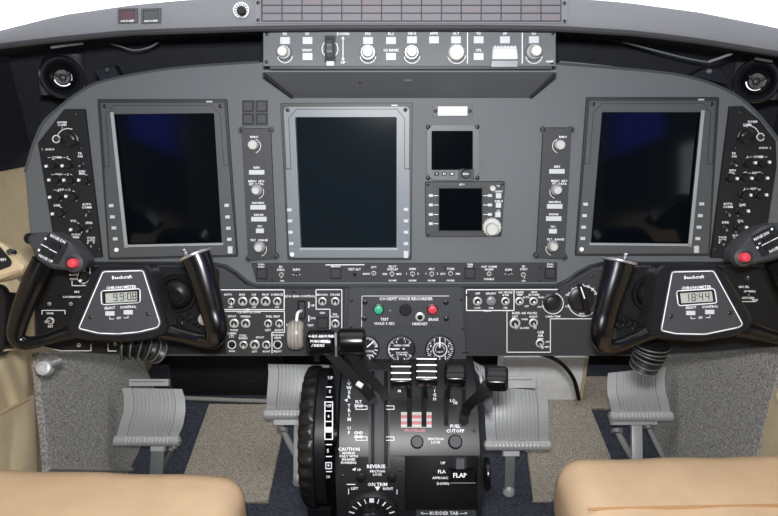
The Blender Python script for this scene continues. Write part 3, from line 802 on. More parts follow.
# ---- strip of small switches along the bottom of the panel
t = on('switch_strip', 'long dark strip of small switches below the screens', 'control panel', S, 408, 273)
MB().prism(S, [(251, 263.5), (557.5, 263), (557, 281.8), (256.5, 282)], .0006, .004, .0006).build('faceplate', 'plate', t)
h = .004
for x, y in ((261.7, 273.8), (335.7, 273.4), (470, 273.4), (550.4, 273.4)): square_switch(t, S, x, y, 9.5, h)
for x, y, dx, dy in ((281.3, 275, 0, 3), (392, 274, 0, 2.5), (412.6, 274, 0, 2.5), (431.8, 274, 0, 2.5), (450.6, 273.5, 0, -2), (373.8, 273.5, 0, 1), (523.6, 275, 1, 3.5), (489.2, 274, 0, 1)):
    toggle(t, S, x, y, dx, dy, 2.2, h)
for x, y in ((296.5, 275), (508.7, 274)): toggle(t, S, x, y, 0, .5, 1.6, h, light=False)
MB().knob(S, 354.7, 274.6, h + .002, [(sz(S, 354, 274, 1.8), h), (sz(S, 354, 274, 1.8), h + .002)], 12).build('indicator', 'satin_black', t)
lt = MB(); H = h + .0004
for s_, x, y, hh in (('PUSH\nSYNC', 261.3, 265.8, 1.6), ('FD\nSYNC', 280.8, 268.5, 1.9), ('ON', 282, 281, 1.6), ('SLEW', 296.5, 269.7, 1.9), ('—  —', 296.5, 274.6, 2), ('MAP/DIS', 335.7, 266.6, 1.6), ('TEST ALT', 354.4, 269.4, 1.9),
                    ('ATC', 373.8, 267.2, 1.7), ('IDENT', 366.5, 274, 1.6), ('PILOT\nDISPLAY', 392.6, 268, 1.8), ('PFD', 385, 274.2, 1.7), ('MFD', 399, 274.2, 1.7), ('NORM', 392.5, 280.6, 1.6), ('AHRS', 412.5, 269, 1.8), ('1', 406.5, 273.7, 1.8), ('2', 418, 273.7, 1.8), ('NORM', 412.5, 280.6, 1.6),
                    ('ADC', 431.6, 269, 1.8), ('1', 426, 273.7, 1.8), ('2', 437.5, 273.7, 1.8), ('NORM', 431.6, 280.6, 1.6), ('TUNE', 450.6, 269, 1.8), ('RTU', 443, 274, 1.7), ('FMS', 458, 274, 1.7), ('NORM', 450.6, 280.6, 1.6), ('TRIM\nTEST', 470, 265.8, 1.6),
                    ('OAT COMM\nNORM', 489, 268.2, 1.8), ('DISABLE', 489, 279.2, 1.7), ('SLEW', 508.6, 269.8, 1.8), ('—  —', 508.6, 273.8, 2), ('FD\nSYNC', 523.8, 268, 1.8), ('ON', 523.5, 281, 1.6), ('PUSH\nSYNC', 550.2, 265.6, 1.6)):
    lt.text(S, s_, x, y, hh, H)
lt.line(S, [(326, 264.9), (364, 264.7)], .9, H)
lt.build('lettering', 'white', t)
screws(t, S, [(272, 267), (272, 280), (367.5, 266.6), (540.5, 267), (540, 280), (444, 266.4)], 1.2, h)
# ================================================================= lower sub-panels
S = SUB
t = on('lower_panel', 'dark grey board of lower sub panels under the main instrument panel', 'instrument panel', S, 400, 352)
out = [(34, 266), (212, 266), (224, 269), (233, 275), (245, 285), (257, 288.2), (400, 288.2), (557, 288), (570, 282.5), (582, 275), (592, 269), (604, 266), (782, 266), (790, 346), (700, 354), (640, 356), (600, 356), (130, 356), (60, 352), (34, 346)]
MB().prism(S, out, -.0122, 0, .0012).build('board', 'sub', t)
# return of the panel under its lower edge
b0 = [S.P(x, 356, -.016) for x in (40, 600, 780)]
MB().loft([[S.P(226, 355.5, -.015), S.P(600, 355.5, -.015)], [S.P(226, 355.5, -.015) + Vector((0, .03, -.016)), S.P(600, 355.5, -.015) + Vector((0, .03, -.016))],
           [S.P(226, 355.5, -.015) + Vector((0, .035, -.014)), S.P(600, 355.5, -.015) + Vector((0, .035, -.014))]], False, False, closed=False).build('lower_lip', 'sub', t)

# ---- ice protection / landing gear panel
t = on('ice_and_gear_panel', 'dark panel of toggle switches in white outlined boxes right of the left yoke', 'control panel', S, 284, 322)
MB().prism(S, [(219, 288.8), (344.5, 288.8), (343, 354.5), (226, 354.5)], .0006, .003, .0006).build('faceplate', 'plate', t)
h = .003; H = h + .0004
for x, y, r in ((231.3, 301.5, 3.2), (242.6, 301.5, 4.2), (254, 301.5, 4.2), (265.5, 301.5, 4.4), (277.2, 301.5, 3.8), (234, 323.6, 4.2), (245.6, 323.6, 4.2), (268, 323.6, 3.6), (279.2, 323.6, 3.6), (243.4, 345, 3.6), (254.7, 345, 4.4), (266.3, 345, 3.8),
                (322.3, 301.5, 3.8), (335.2, 301.5, 3.8), (335.2, 323.8, 3.8)):
    toggle(t, S, x, y, 0, 3.4, r, h)
for x, y in ((231.8, 344.7), (277.7, 344.6)):
    o = MB().knob(S, x, y, h + .006, [(sz(S, x, y, 4), h), (sz(S, x, y, 4), h + .005), (sz(S, x, y, 3), h + .006)], 18).build('round_button', 'satin_black', t)
    MB().circ(S, x, y, 3.9, 1.0, h + .0065).build('ring', 'white', o)
square_switch(t, S, 322.3, 323, 10, h)
lt = MB()
lt.line(S, [(221, 289.8), (284.2, 289.8), (284.2, 309.6), (222, 309.6)], .9, H)
lt.line(S, [(284.4, 311.3), (284.4, 332.3), (272, 332.3), (272, 353)], .8, H); lt.line(S, [(222, 311.3), (284.4, 311.3)], .7, H)
lt.line(S, [(316, 309.2), (316, 289.6), (341.8, 289.6), (341.8, 330)], .8, H); lt.line(S, [(316, 309.2), (330, 309.2), (330, 330)], .8, H)
for s_, x, y, hh in (('AUTO', 228, 294.7, 1.8), ('ENG', 242, 294.7, 1.8), ('ICE', 254, 294.7, 1.8), ('PROP', 265.5, 294.7, 1.8), ('SURFACE', 277, 294.7, 1.8), ('ICE', 247, 309.7, 1.9), ('ICE PROTECTION', 249, 312.3, 1.8), ('PITOT', 232, 316.6, 1.8), ('WSHLD', 245.6, 316.6, 1.8), ('FUEL VENT', 273, 316.6, 1.8),
                    ('LEFT', 268, 330.2, 1.8), ('RIGHT', 279, 330.2, 1.8), ('NORM', 234, 330.2, 1.6), ('CABIN\nLTS', 231.5, 335, 2), ('STALL\nWARN', 243, 337, 1.8), ('PITOT', 260, 337.6, 1.8), ('LANDING\nGEAR', 277.6, 336.5, 1.8), ('RELAY', 277.6, 351.4, 1.8), ('LEFT', 254.5, 351.6, 1.6), ('HIGH', 232, 351.2, 1.6), ('RIGHT', 266.5, 351.6, 1.6),
                    ('LDG GEAR CONTROL', 300, 296.3, 1.9), ('UP', 312.6, 305.7, 2), ('DN', 313, 318.2, 2), ('BEACON', 322, 294.8, 1.7), ('STROBE', 335, 294.8, 1.7), ('NAV', 322.5, 313, 1.7), ('TAIL\nFLOOD', 335, 315.5, 1.6), ('OFF', 230.5, 307.2, 1.5), ('LT', 288.5, 325, 2.4), ('TEST', 310.5, 325.5, 1.8),
                    ('▪', 309, 304.6, 3), ('OFF', 254, 307.4, 1.5), ('OFF', 277, 307.4, 1.5)):
    lt.text(S, s_, x, y, hh, H)
lt.rect(S, 308.2, 302, 309.4, 308, H - .0002, H); lt.rect(S, 308.2, 315.6, 309.4, 321.6, H - .0002, H)
lt.build('lettering', 'white', t)
MB().ring(S, [(297.5, 300.5), (305.5, 300.5), (305.5, 319), (297.5, 319)], [(299, 302), (304.5, 302), (304.5, 318), (299, 318)], h, h + .0012, h + .0002).build('gear_slot', 'satin_black', t)
screws(t, S, [(294, 291.5), (338, 352)], 1.6, h)
# landing gear handle
t = on('landing_gear_handle', 'pearly wheel shaped landing gear handle with a white stem', 'lever', S, 297, 334)
pt = [S.P(301.5, 311, .004), S.P(299.5, 311.5, .016), S.P(297.6, 313.5, .024), S.P(296.8, 318, .028), S.P(296.4, 324, .030)]
MB().tube(spline(pt, 4), .0026, 8).build('stem', 'white', t)
c = S.P(295.8, 335, .030); u, v, n = S.fr(c); Rr = sz(S, 295, 335, 15.0, .03); hw = sz(S, 295, 335, 8.0, .03)
loops = []
for sx, rr in ((-1, .62), (-.92, .84), (-.6, .97), (-.3, 1.0), (0, 1.0), (.3, 1.0), (.6, .97), (.92, .84), (1, .62)):
    loops.append([c + u * hw * sx + (v * math.cos(2 * PI * k / 36) + n * .8 * math.sin(2 * PI * k / 36)) * Rr * rr for k in range(36)])
o = MB().loft(loops).build('wheel', 'pearl', t, 60)
for sx in (-.45, -.02, .42):
    MB().tube([c + u * hw * sx + (v * math.cos(a) + n * .8 * math.sin(a)) * Rr * 1.005 for a in (2 * PI * k / 36 for k in range(37))], .0008, 6, cap=False).build('tread_groove', 'pearl_dark', o)

# ---- centre sub-panel
t = on('centre_sub_panel', 'raised dark grey plate around the three round gauges in the middle', 'panel', S, 405, 362)
MB().prism(S, [(349, 287.3), (462, 287), (466, 352), (467, 366), (344, 366), (345, 352)], .0006, .007, .0012, 1.5).build('plate', 'sub', t)
screws(t, S, [(351.6, 300.5), (352, 350), (461.3, 299.5), (463, 328.5), (464, 352), (356, 364), (351, 327)], 1.5, .007)
h = .007
t = on('voice_recorder_unit', 'cockpit voice recorder panel with a green and a red button', 'control panel', S.off(h), 405, 310)
S2 = S.off(.0072)
MB().rect(S2, 361.3, 295.6, 449.6, 327, .0004, .002, .0005).build('faceplate', 'sub', t)
h2 = .002; H = h2 + .0004
for (x, m_, nm) in ((378.5, 'green', 'test_button'), (432.6, 'red', 'erase_button')):
    q = sz(S2, x, 310, 4.8)
    o = MB().knob(S2, x, 310.3, .008, [(q * 1.15, h2), (q * 1.15, h2 + .0015), (q, h2 + .002)], 22).build(nm, 'steel' if False else 'knob_black', t)
    MB().knob(S2, x, 310, .008, [(q * .9, h2 + .0015), (q * .9, h2 + .006), (q * .7, h2 + .0072), (q * .35, h2 + .0078)], 22).build('cap', m_, o)
q = sz(S2, 405, 310, 6.2)
o = MB().knob(S2, 405.4, 310, .004, [(q, h2), (q, h2 + .002), (q * .85, h2 + .003), (q * .8, h2 + .001), (q * .3, h2 + .001), (q * .26, h2 + .0035)], 26).build('microphone', 'plate_black', t)
q = sz(S2, 420, 317, 4.7)
MB().knob(S2, 420, 317, .004, [(q, h2), (q, h2 + .002), (q * .62, h2 + .0034), (q * .56, h2 + .0034)], 20).build('headset_jack', 'nut', t)
MB().knob(S2, 420, 317, .005, [(q * .55, h2), (q * .55, h2 + .0044), (q * .5, h2 + .0046)], 14).build('jack_socket', 'satin_black', t)
MB().knob(S2, 390.2, 311, .004, [(.0018, h2), (.0018, h2 + .0012), (.001, h2 + .0018)], 10).build('lamp', 'knob_gray', t)
lt = MB()
for s_, x, y, hh in (('COCKPIT VOICE RECORDER', 406, 298.9, 2.6), ('TEST', 384.6, 319.4, 2.3), ('HOLD 5 SEC', 384.6, 323.6, 2.3), ('HEADSET', 420, 324, 2.3), ('ERASE', 433.4, 319.6, 2.3)): lt.text(S2, s_, x, y, hh, H)
lt.line(S2, [(362, 296), (361.6, 326.6)], .5, H); lt.line(S2, [(362, 296), (449, 296)], .5, H)
lt.build('lettering', 'white', t)
screws(t, S2, [(364.8, 302.3), (446, 302.5), (364.2, 318.8), (446.4, 319)], 2.8, h2)
def gauge(label, x, y, r, needle, style):
    S3 = S.off(.0073)
    t = on('round_gauge', label, 'gauge', S3, x, y, 'round gauges under the voice recorder')
    q = sz(S3, x, y, r); p = S3.P(x, y, 0); fr = S3.fr(p)
    b = MB(); b.lathe(p, fr, [(q, .0004), (q, .0035), (q * .94, .0042), (q * .9, .0036), (q * .9, .001)], 36, cap=False).build('bezel', 'plate_black', t)
    MB().lathe(p, fr, [(q * .92, .0004), (q * .92, .0014)], 36).build('dial', 'gauge_face', t)
    m = MB(); H = .0018
    def tick(a, r0, r1, w): m.line(S3, [(x + r0 * math.cos(a), y - r0 * math.sin(a)), (x + r1 * math.cos(a), y - r1 * math.sin(a))], w, H)
    if style == 'alt':
        for k in range(36): tick(2 * PI * k / 36, r * (.70 if k % 3 == 0 else .78), r * .88, .8 if k % 3 == 0 else .55)
        m.circ(S3, x + .2, y + .6, r * .46, .9, H); m.circ(S3, x, y + .6, r * .30, .5, H, 0, 200)
        for k in range(10): m.text(S3, str(k), x + r * .62 * math.cos(PI / 2 - 2 * PI * k / 10), y - r * .62 * math.sin(PI / 2 - 2 * PI * k / 10), 1.9, H)
        m.text(S3, 'CABIN ALT', x, y - r * .34, 1.5, H); m.text(S3, '1000 FT', x, y + r * .2, 1.3, H)
    elif style == 'vs':
        for k in range(33): tick(math.radians(35 + 290 * k / 32), r * (.68 if k % 4 == 0 else .78), r * .88, .8 if k % 4 == 0 else .55)
        m.circ(S3, x, y, r * .87, 1.0, H, 140, 215)
        for k, s_ in enumerate(('1', '2', '4', '6', '5')): m.text(S3, s_, x + r * .58 * math.cos(math.radians(60 + k * 62)), y - r * .58 * math.sin(math.radians(60 + k * 62)), 2, H)
        m.text(S3, 'CABIN CLIMB', x + .5, y - r * .24, 1.7, H); m.text(S3, 'THOUSANDS\nFT PER MIN', x + .8, y + r * .32, 1.3, H)
    else:
        m.circ(S3, x, y, r * .8, 2.2, H, 18, 72)
        for k in range(14): tick(math.radians(-70 + 250 * k / 13), r * .66, r * .86, .8)
        m.text(S3, 'SUCTION', x + 2, y + r * .25, 1.7, H); m.text(S3, 'GYRO', x + 4, y + r * .55, 1.6, H)
    m.build('scale_marks', 'white', t)
    n = MB(); a = math.radians(needle)
    n.line(S3, [(x - 3 * math.cos(a), y + 3 * math.sin(a)), (x + r * .78 * math.cos(a), y - r * .78 * math.sin(a))], 1.3, .0028)
    n.build('needle', 'white', t)
    MB().lathe(p, fr, [(q * .13, .0014), (q * .13, .0034), (q * .08, .0038)], 14).build('hub', 'plate_black', t)
gauge('round gauge half hidden by the paired lever grips', 366, 348, 13.6, 40, 'suc')
gauge('round gauge with a needle pointing left in the middle of three', 401, 349, 14.6, 180, 'vs')
gauge('round gauge with a needle pointing up and an inner ring', 439.8, 349, 15, 90, 'alt')

# ---- environmental panel right of centre
t = on('environmental_panel', 'dark switch panel with two large dials left of the right yoke', 'control panel', S, 534, 322)
MB().prism(S, [(464, 288.8), (556, 288.6), (571, 284), (584, 277), (593, 271), (616, 271), (616, 354.5), (467, 354.5)], .0006, .003, .0006).build('faceplate', 'plate', t)
h = .003; H = h + .0004
for x, y, r in ((477.5, 301.4, 4), (505.5, 301.4, 3.8), (519.6, 301.4, 3.8), (533.6, 301.4, 3.8)): toggle(t, S, x, y, 1, 1.6, r, h)
dual_knob(t, S, 491.3, 301.4, 4.6, h, 'knob_gray', .008, base=False)
for x, y, dx, dy, r in ((515, 323.4, 1.6, 5.6, 4.8), (533.5, 323, 2, 6, 4.0), (540, 343.4, 3, 5.4, 3.8)): toggle(t, S, x, y, dx, dy, r, h)
q = sz(S, 553, 303.5, 9)
o = MB().knob(S, 553, 303.5, .014, [(q, h), (q, h + .002), (q * .74, h + .003), (q * .7, h + .010), (q * .55, h + .011)], 26, 13, .03).build('temperature_knob', 'knob_black', t)
q = sz(S, 583, 301, 13)
o = MB().knob(S, 583, 301, .016, [(q, h), (q, h + .003), (q * .86, h + .005), (q * .5, h + .006)], 30).build('mode_selector', 'knob_black', t)
MB().prism(S, [(578, 286.5), (584, 285.5), (592, 314), (586, 316)], .006, .018, .0015, 1.5).build('grip', 'satin_black', o)
MB().line(S, [(581, 287.5), (584.5, 298)], 1.2, .0186).build('pointer', 'white', o)
lt = MB()
lt.line(S, [(466.5, 289.7), (558, 289.5)], .9, H); lt.line(S, [(466.5, 289.7), (466.5, 310.5), (514, 310.5), (514, 289.7)], .9, H)
lt.line(S, [(507, 310.5), (507, 352.2), (550.4, 352.2), (550.4, 318.8), (598, 318.8)], .7, H)
lt.circ(S, 553, 303.5, 10.4, .8, H, -250, 70, 28); lt.circ(S, 583, 301, 15.2, .9, H, 20, 160, 18); lt.circ(S, 583, 301, 15.2, .9, H, 195, 345, 18)
for k in range(7):
    a = math.radians(30 + 20 * k); lt.line(S, [(583 + 13.6 * math.cos(a), 301 - 13.6 * math.sin(a)), (583 + 16.6 * math.cos(a), 301 - 16.6 * math.sin(a))], .9, H)
for s_, x, y, hh in (('OFF', 477.5, 293.6, 1.8), ('BRIGHT', 491, 293.6, 1.8), ('NO SMOKE\n& FSB', 505.5, 293.8, 1.7), ('CABIN\nTEMP', 519.7, 293.6, 1.7), ('VENT\nBLOWER', 534, 293.6, 1.7), ('LOW', 477.5, 308, 1.6), ('DIM', 491, 308, 1.6), ('FSB', 505.5, 308, 1.6), ('CABIN', 487, 311, 1.6), ('AUTO', 526.5, 297.4, 1.6), ('OFF', 526.5, 306.4, 1.6),
                    ('HIGH', 541, 297.4, 1.6), ('AUTO', 541, 307, 1.6), ('MAN', 553, 294.4, 1.7), ('CABIN TEMP', 553, 316.6, 1.7), ('BLEED AIR VALVES', 524.5, 313.2, 1.9), ('LEFT', 515, 316.8, 1.8), ('RIGHT', 533.5, 316.8, 1.8), ('OPEN', 524.5, 319.4, 1.6), ('CLOSED', 524.5, 328, 1.7), ('CAB\nAIR', 540.5, 334, 2.2), ('TEMP', 540.5, 339, 1.6),
                    ('OFF', 547.4, 342, 1.6), ('MIN', 547.2, 347, 1.6), ('AUTO', 583, 290.5, 1.6), ('HEAT', 569, 295, 1.7), ('COOL', 569, 306.5, 1.7), ('MODE', 583, 314, 1.6), ('—  —', 553, 300.5, 1.6)): lt.text(S, s_, x, y, hh, H)
lt.build('lettering', 'white', t)
screws(t, S, [(467.5, 295), (559, 290), (467.5, 352), (592, 276.5)], 1.5, h)
t = on('round_vent', 'black round knob on the dark panel behind the right grip of the left yoke', 'vent', S, 172, 297)
def ball(S, x, y, r, nm, label):
    t = on(nm, label, 'vent', S, x, y, 'eyeball vents behind the yokes'); q = sz(S, x, y, r)
    p = S.P(x, y, 0); fr = S.fr(p)
    o = MB().lathe(p, fr, [(q, .0006), (q, .004), (q * .94, .007), (q * .8, .007), (q * .78, .004)], 32, cap=False).build('ring', 'satin_black', t)
    MB().lathe(p, fr, [(q * .78, .0008), (q * .74, .009), (q * .6, .016), (q * .35, .019), (q * .3, .015)], 28).build('ball', 'satin_black', t)
bpy.data.objects.remove(t)
ball(S.off(.0032), 178, 293, 20, 'eyeball_vent', 'black round eyeball vent behind the right grip of the left yoke')
ball(S.off(.0034), 650, 293, 19, 'eyeball_vent', 'black round eyeball vent behind the left grip of the right yoke')

# ---- outer dark sub-panels behind the yokes
t = on('side_switch_panel', 'black switch panel behind the left arm of the left yoke', 'control panel', S, 70, 310, 'outer switch panels')
MB().prism(S, [(36, 267), (214, 267), (219, 271), (219, 300), (226, 354), (110, 354), (60, 350.5), (36, 344.5)], .0006, .0028, .0006).build('faceplate', 'sub_black', t)
h = .0028; H = h + .0004
pot(t, S, 83.4, 277, 4.6, (80, 281), h, 'dimmer_knob'); toggle(t, S, 50, 321, -5, 1, 3.4, h); toggle(t, S, 78.5, 345.3, 0, 1, 1.8, h)
toggle(t, S, 49, 304, 0, -1, 1.6, h); toggle(t, S, 70.5, 304, 0, -1, 1.6, h); toggle(t, S, 115, 344.5, 0, 1, 1.6, h)
lt = MB()
lt.line(S, [(90, 267.6), (90, 285.6), (72, 285.6), (72, 281)], .7, H); lt.line(S, [(42, 314), (42, 310.4), (65, 310.4), (65, 314)], .7, H)
lt.line(S, [(36, 345.6), (62, 351)], .6, H); lt.line(S, [(63, 350.8), (91, 350.8), (91, 344)], .6, H); lt.line(S, [(108, 344), (108, 351), (116, 351)], .6, H)
lt.circ(S, 83.4, 277, 6.2, .5, H, -60, 240, 16)
for s_, x, y, hh in (('MASTER', 74, 275, 1.7), ('PANEL', 74, 279, 1.7), ('OFF', 83.5, 283.6, 1.5), ('BRT', 83.5, 269.5, 1.5), ('MIC', 77, 292, 1.9), ('NORMAL', 79, 297, 1.8), ('OXYGEN', 68, 297, 1.6), ('INT', 50.5, 326.6, 2), ('WIPER', 50, 313.5, 1.6)): lt.text(S, s_, x, y, hh, H)
lt.build('lettering', 'white', t)
o = MB().knob(S, 203.5, 320.5, .03, [(sz(S, 203, 320, 6), h), (sz(S, 203, 320, 6.6), .012), (sz(S, 203, 320, 6), .026), (sz(S, 203, 320, 3), .030)], 22).build('push_knob', 'knob_light', t)
m = MB()
for k in range(5):
    m.tube([S.P(180 + 4.6 * k + 3 * math.cos(a), 320 + 3 * math.sin(k * 2.1) + 4.5 * math.sin(a), .012 + .006 * math.sin(2 * a + k)) for a in (2 * PI * j / 14 for j in range(15))], .0012, 6)
m.build('coiled_cord', 'knob_black', t)
t = on('side_switch_panel', 'black switch panel behind the right yoke', 'control panel', S, 740, 310, 'outer switch panels')
MB().prism(S, [(616.8, 271), (621, 267.5), (780, 267), (786, 345), (700, 352.5), (640, 354.5), (616.8, 354.5)], .0006, .0028, .0006).build('faceplate', 'sub_black', t)
lt = MB()
for s_, x, y, hh in (('MIC SEL', 744, 287, 1.9), ('NORMAL', 750, 291.4, 1.8), ('OXYGEN', 748, 298, 1.9), ('MASK', 755, 300, 1.5)): lt.text(S, s_, x, y, hh, H)
lt.line(S, [(741, 301.6), (756, 301.6)], .6, H)
lt.build('lettering', 'white', t)
toggle(t, S, 748, 279.5, 0, -3, 2.6, h, light=False); toggle(t, S, 748, 294, 1, 1, 2, h, light=False)
m = MB()
for k in range(5):
    m.tube([S.P(614 + 5 * k + 4 * math.cos(a), 322 + 2.4 * math.sin(k * 2.1) + 5 * math.sin(a), .012 + .006 * math.sin(2 * a + k)) for a in (2 * PI * j / 14 for j in range(15))], .0014, 6)
m.build('coiled_cord', 'knob_black', t)

# ================================================================= yokes
SEGS = {'0': 'abcdef', '1': 'bc', '4': 'bcfg', '8': 'abcdefg', '9': 'abcdfg'}
def seven(mb, S, ch, cx, cy, w, hh, th, h, rot=0):
    a, b = w / 2, hh / 2
    P_ = {'a': ((-a, -b), (a, -b)), 'b': ((a, -b), (a, 0)), 'c': ((a, 0), (a, b)), 'd': ((-a, b), (a, b)), 'e': ((-a, 0), (-a, b)), 'f': ((-a, -b), (-a, 0)), 'g': ((-a, 0), (a, 0))}
    ca, sa = math.cos(math.radians(rot)), math.sin(math.radians(rot))
    for s_ in SEGS[ch]:
        mb.line(S, [(cx + x * ca + y * sa, cy - x * sa + y * ca) for x, y in P_[s_]], th, h)
def yoke(S, side, d):
    t = on('control_yoke', d['label'], 'control yoke', S, *d['c'], 'control yokes')
    MB().prism(S, d['hub'], -.034, 0, .004, 4, 5).build('hub', 'satin_black', t)
    MB().prism(S, d['plate'], .0004, .0016, .0003, 3, 4).build('faceplate', 'yoke_plate', t)
    H = .0020; lt = MB()
    pl = rpoly(d['line'], 2.5, 3); lt.line(S, pl + [pl[0]], 1.0, H)
    r = d['rot']
    lt.text(S, 'Beechcraft', *d['brand'], 2.9, H, r); lt.text(S, 'CHRONOMETER', *d['chr'], 2.5, H, r)
    x, y = d['sel']; x2, y2 = d['ctl']
    lt.text(S, 'SELECT', x, y - 5.4, 2.1, H, r); lt.text(S, 'CONTROL', x2, y2 - 5.2, 2.1, H, r)
    lt.line(S, [(x, y + 3.4), (x, y + 5.6), (x + 4, y + 5.5)], .5, H); lt.line(S, [(x2, y2 + 3.4), (x2, y2 + 5.6), (x2 - 4, y2 + 5.5)], .5, H); lt.text(S, 'SET', (x + x2) / 2, (y + y2) / 2 + 5.2, 1.7, H, r)
    fo = rpoly(d['lcdframe'], 3, 4); lt.line(S, fo + [fo[0]], 1.0, H)
    lt.build('lettering', 'white', t)
    o = MB().ring(S, d['lcdbox'], d['lcd'], .0016, .003, .0022, .0004).build('chronometer', 'satin_black', t)
    MB().prism(S, d['lcd'], .0016, .0024).build('display', 'lcd', o)
    m = MB()
    for ch, x_, y_ in d['digits']: seven(m, S, ch, x_, y_, 3.2, 6.6, .8, .0028, r)
    for x_, y_ in d['colon']: m.rect(S, x_ - .5, y_ - .5, x_ + .5, y_ + .5, .0026, .0028)
    m.build('digits', 'lcd_ink', o)
    for (x_, y_) in (d['sel'], d['ctl']): key(t, S, x_, y_, 9, 4.4, .0016, 'key')
    screws(t, S, d['screws'], 2.2, .0016)
    # bare grip and lower arm
    pts = spline([S.P(x_, y_, h_) for x_, y_, h_, r_ in d['grip']], 7)
    n = len(pts); rr = lerps([q[3] for q in d['grip']], n)
    o = MB().tube(pts, rr, 18, (S.n, .8)).build('grip', 'gloss_black', t, 60)
    a, b = pts[0], pts[1]; ax = (a - b).normalized(); uu = ax.cross(S.n).normalized(); vv = ax.cross(uu)
    R = rr[0]
    MB().lathe(a, (uu, vv, ax), [(R * 1.10, -.002), (R * 1.14, .000), (R * 1.12, .0018), (R * .9, .0022)], 26).build('end_ring', 'steel', o)
    MB().lathe(a, (uu, vv, ax), [(R * 1.0, .002), (R * .98, .003)], 26).build('end_plate', 'satin_black', o)
    sp = S.P(d['stud'][0], d['stud'][1], .014)
    MB().lathe(sp, (uu, vv, ax), [(.0055, 0), (.0055, .004), (.0032, .005), (.0028, .010), (.0042, .011), (.003, .013)], 16).build('trigger_stud', 'chrome', o)
    # switch horn
    pts = spline([S.P(x_, y_, h_) for x_, y_, h_, r_ in d['horn']], 7)
    rr = lerps([q[3] for q in d['horn']], len(pts))
    MB().tube(pts, rr, 18, (S.n, .75)).build('horn', 'gloss_black', t, 60)
    # switch head
    Sh = S.off(.012)
    o = MB().prism(S, d['head'], -.018, .022, .005, 4, 5).build('switch_head', 'panel_dark', t)
    MB().prism(S, d['headplate'], .022, .0236, .0006, 2, 3).build('switch_plate', 'plate_black', o)
    m = MB(); hr = d['hrot']; H2 = .0240
    for s_, x_, y_, hh in d['htext']: m.text(S, s_, x_, y_, hh, H2, hr)
    ca, sa = math.cos(math.radians(hr)), math.sin(math.radians(hr))
    for x_, y_, L in d['hlines']: m.line(S, [(x_ - L * ca, y_ + L * sa), (x_ + L * ca, y_ - L * sa)], .8, H2)
    m.build('lettering', 'white', o)
    for x_, y_ in d['rock']:
        w_, k_ = 5.0, 2.2
        MB().prism(S, [(x_ + a_ * ca + b_ * sa, y_ - a_ * sa + b_ * ca) for a_, b_ in ((-w_, -k_), (w_, -k_), (w_, k_), (-w_, k_))], .0236, .029, .0012, 1).build('rocker', 'rubber', o)
    x_, y_ = d['red']; q = sz(S, x_, y_, 5.2, .03)
    MB().knob(S, x_, y_, .034, [(q * 1.9, .012), (q * 1.8, .024), (q * 1.25, .027), (q * 1.2, .022)], 24).build('button_guard', 'panel_dark', o)
    MB().knob(S, x_, y_, .038, [(q * .95, .022), (q * .95, .034), (q * .75, .037), (q * .3, .038)], 22).build('red_button', 'red', o)
    x_, y_ = d['bulb']
    MB().knob(S, x_, y_, .012, [(sz(S, x_, y_, 5.5), -.012), (sz(S, x_, y_, 5.5), .008), (sz(S, x_, y_, 3.6), .012)], 18).build('thumb_switch', 'satin_black', o)
    # shaft going forward into the sub-panel
    cx, cy = d['shaft']; p0 = S.P(cx, cy, -.033); yy = SUB.P(cx, cy - 30, .004).y
    dirv = Vector((0, 1, -.30)).normalized(); L = max(.03, (SUB.o - p0).dot(SUB.n) / dirv.dot(SUB.n) - .022)
    MB().tube([p0, p0 + dirv * L], .022, 20).build('shaft', 'satin_black', t)
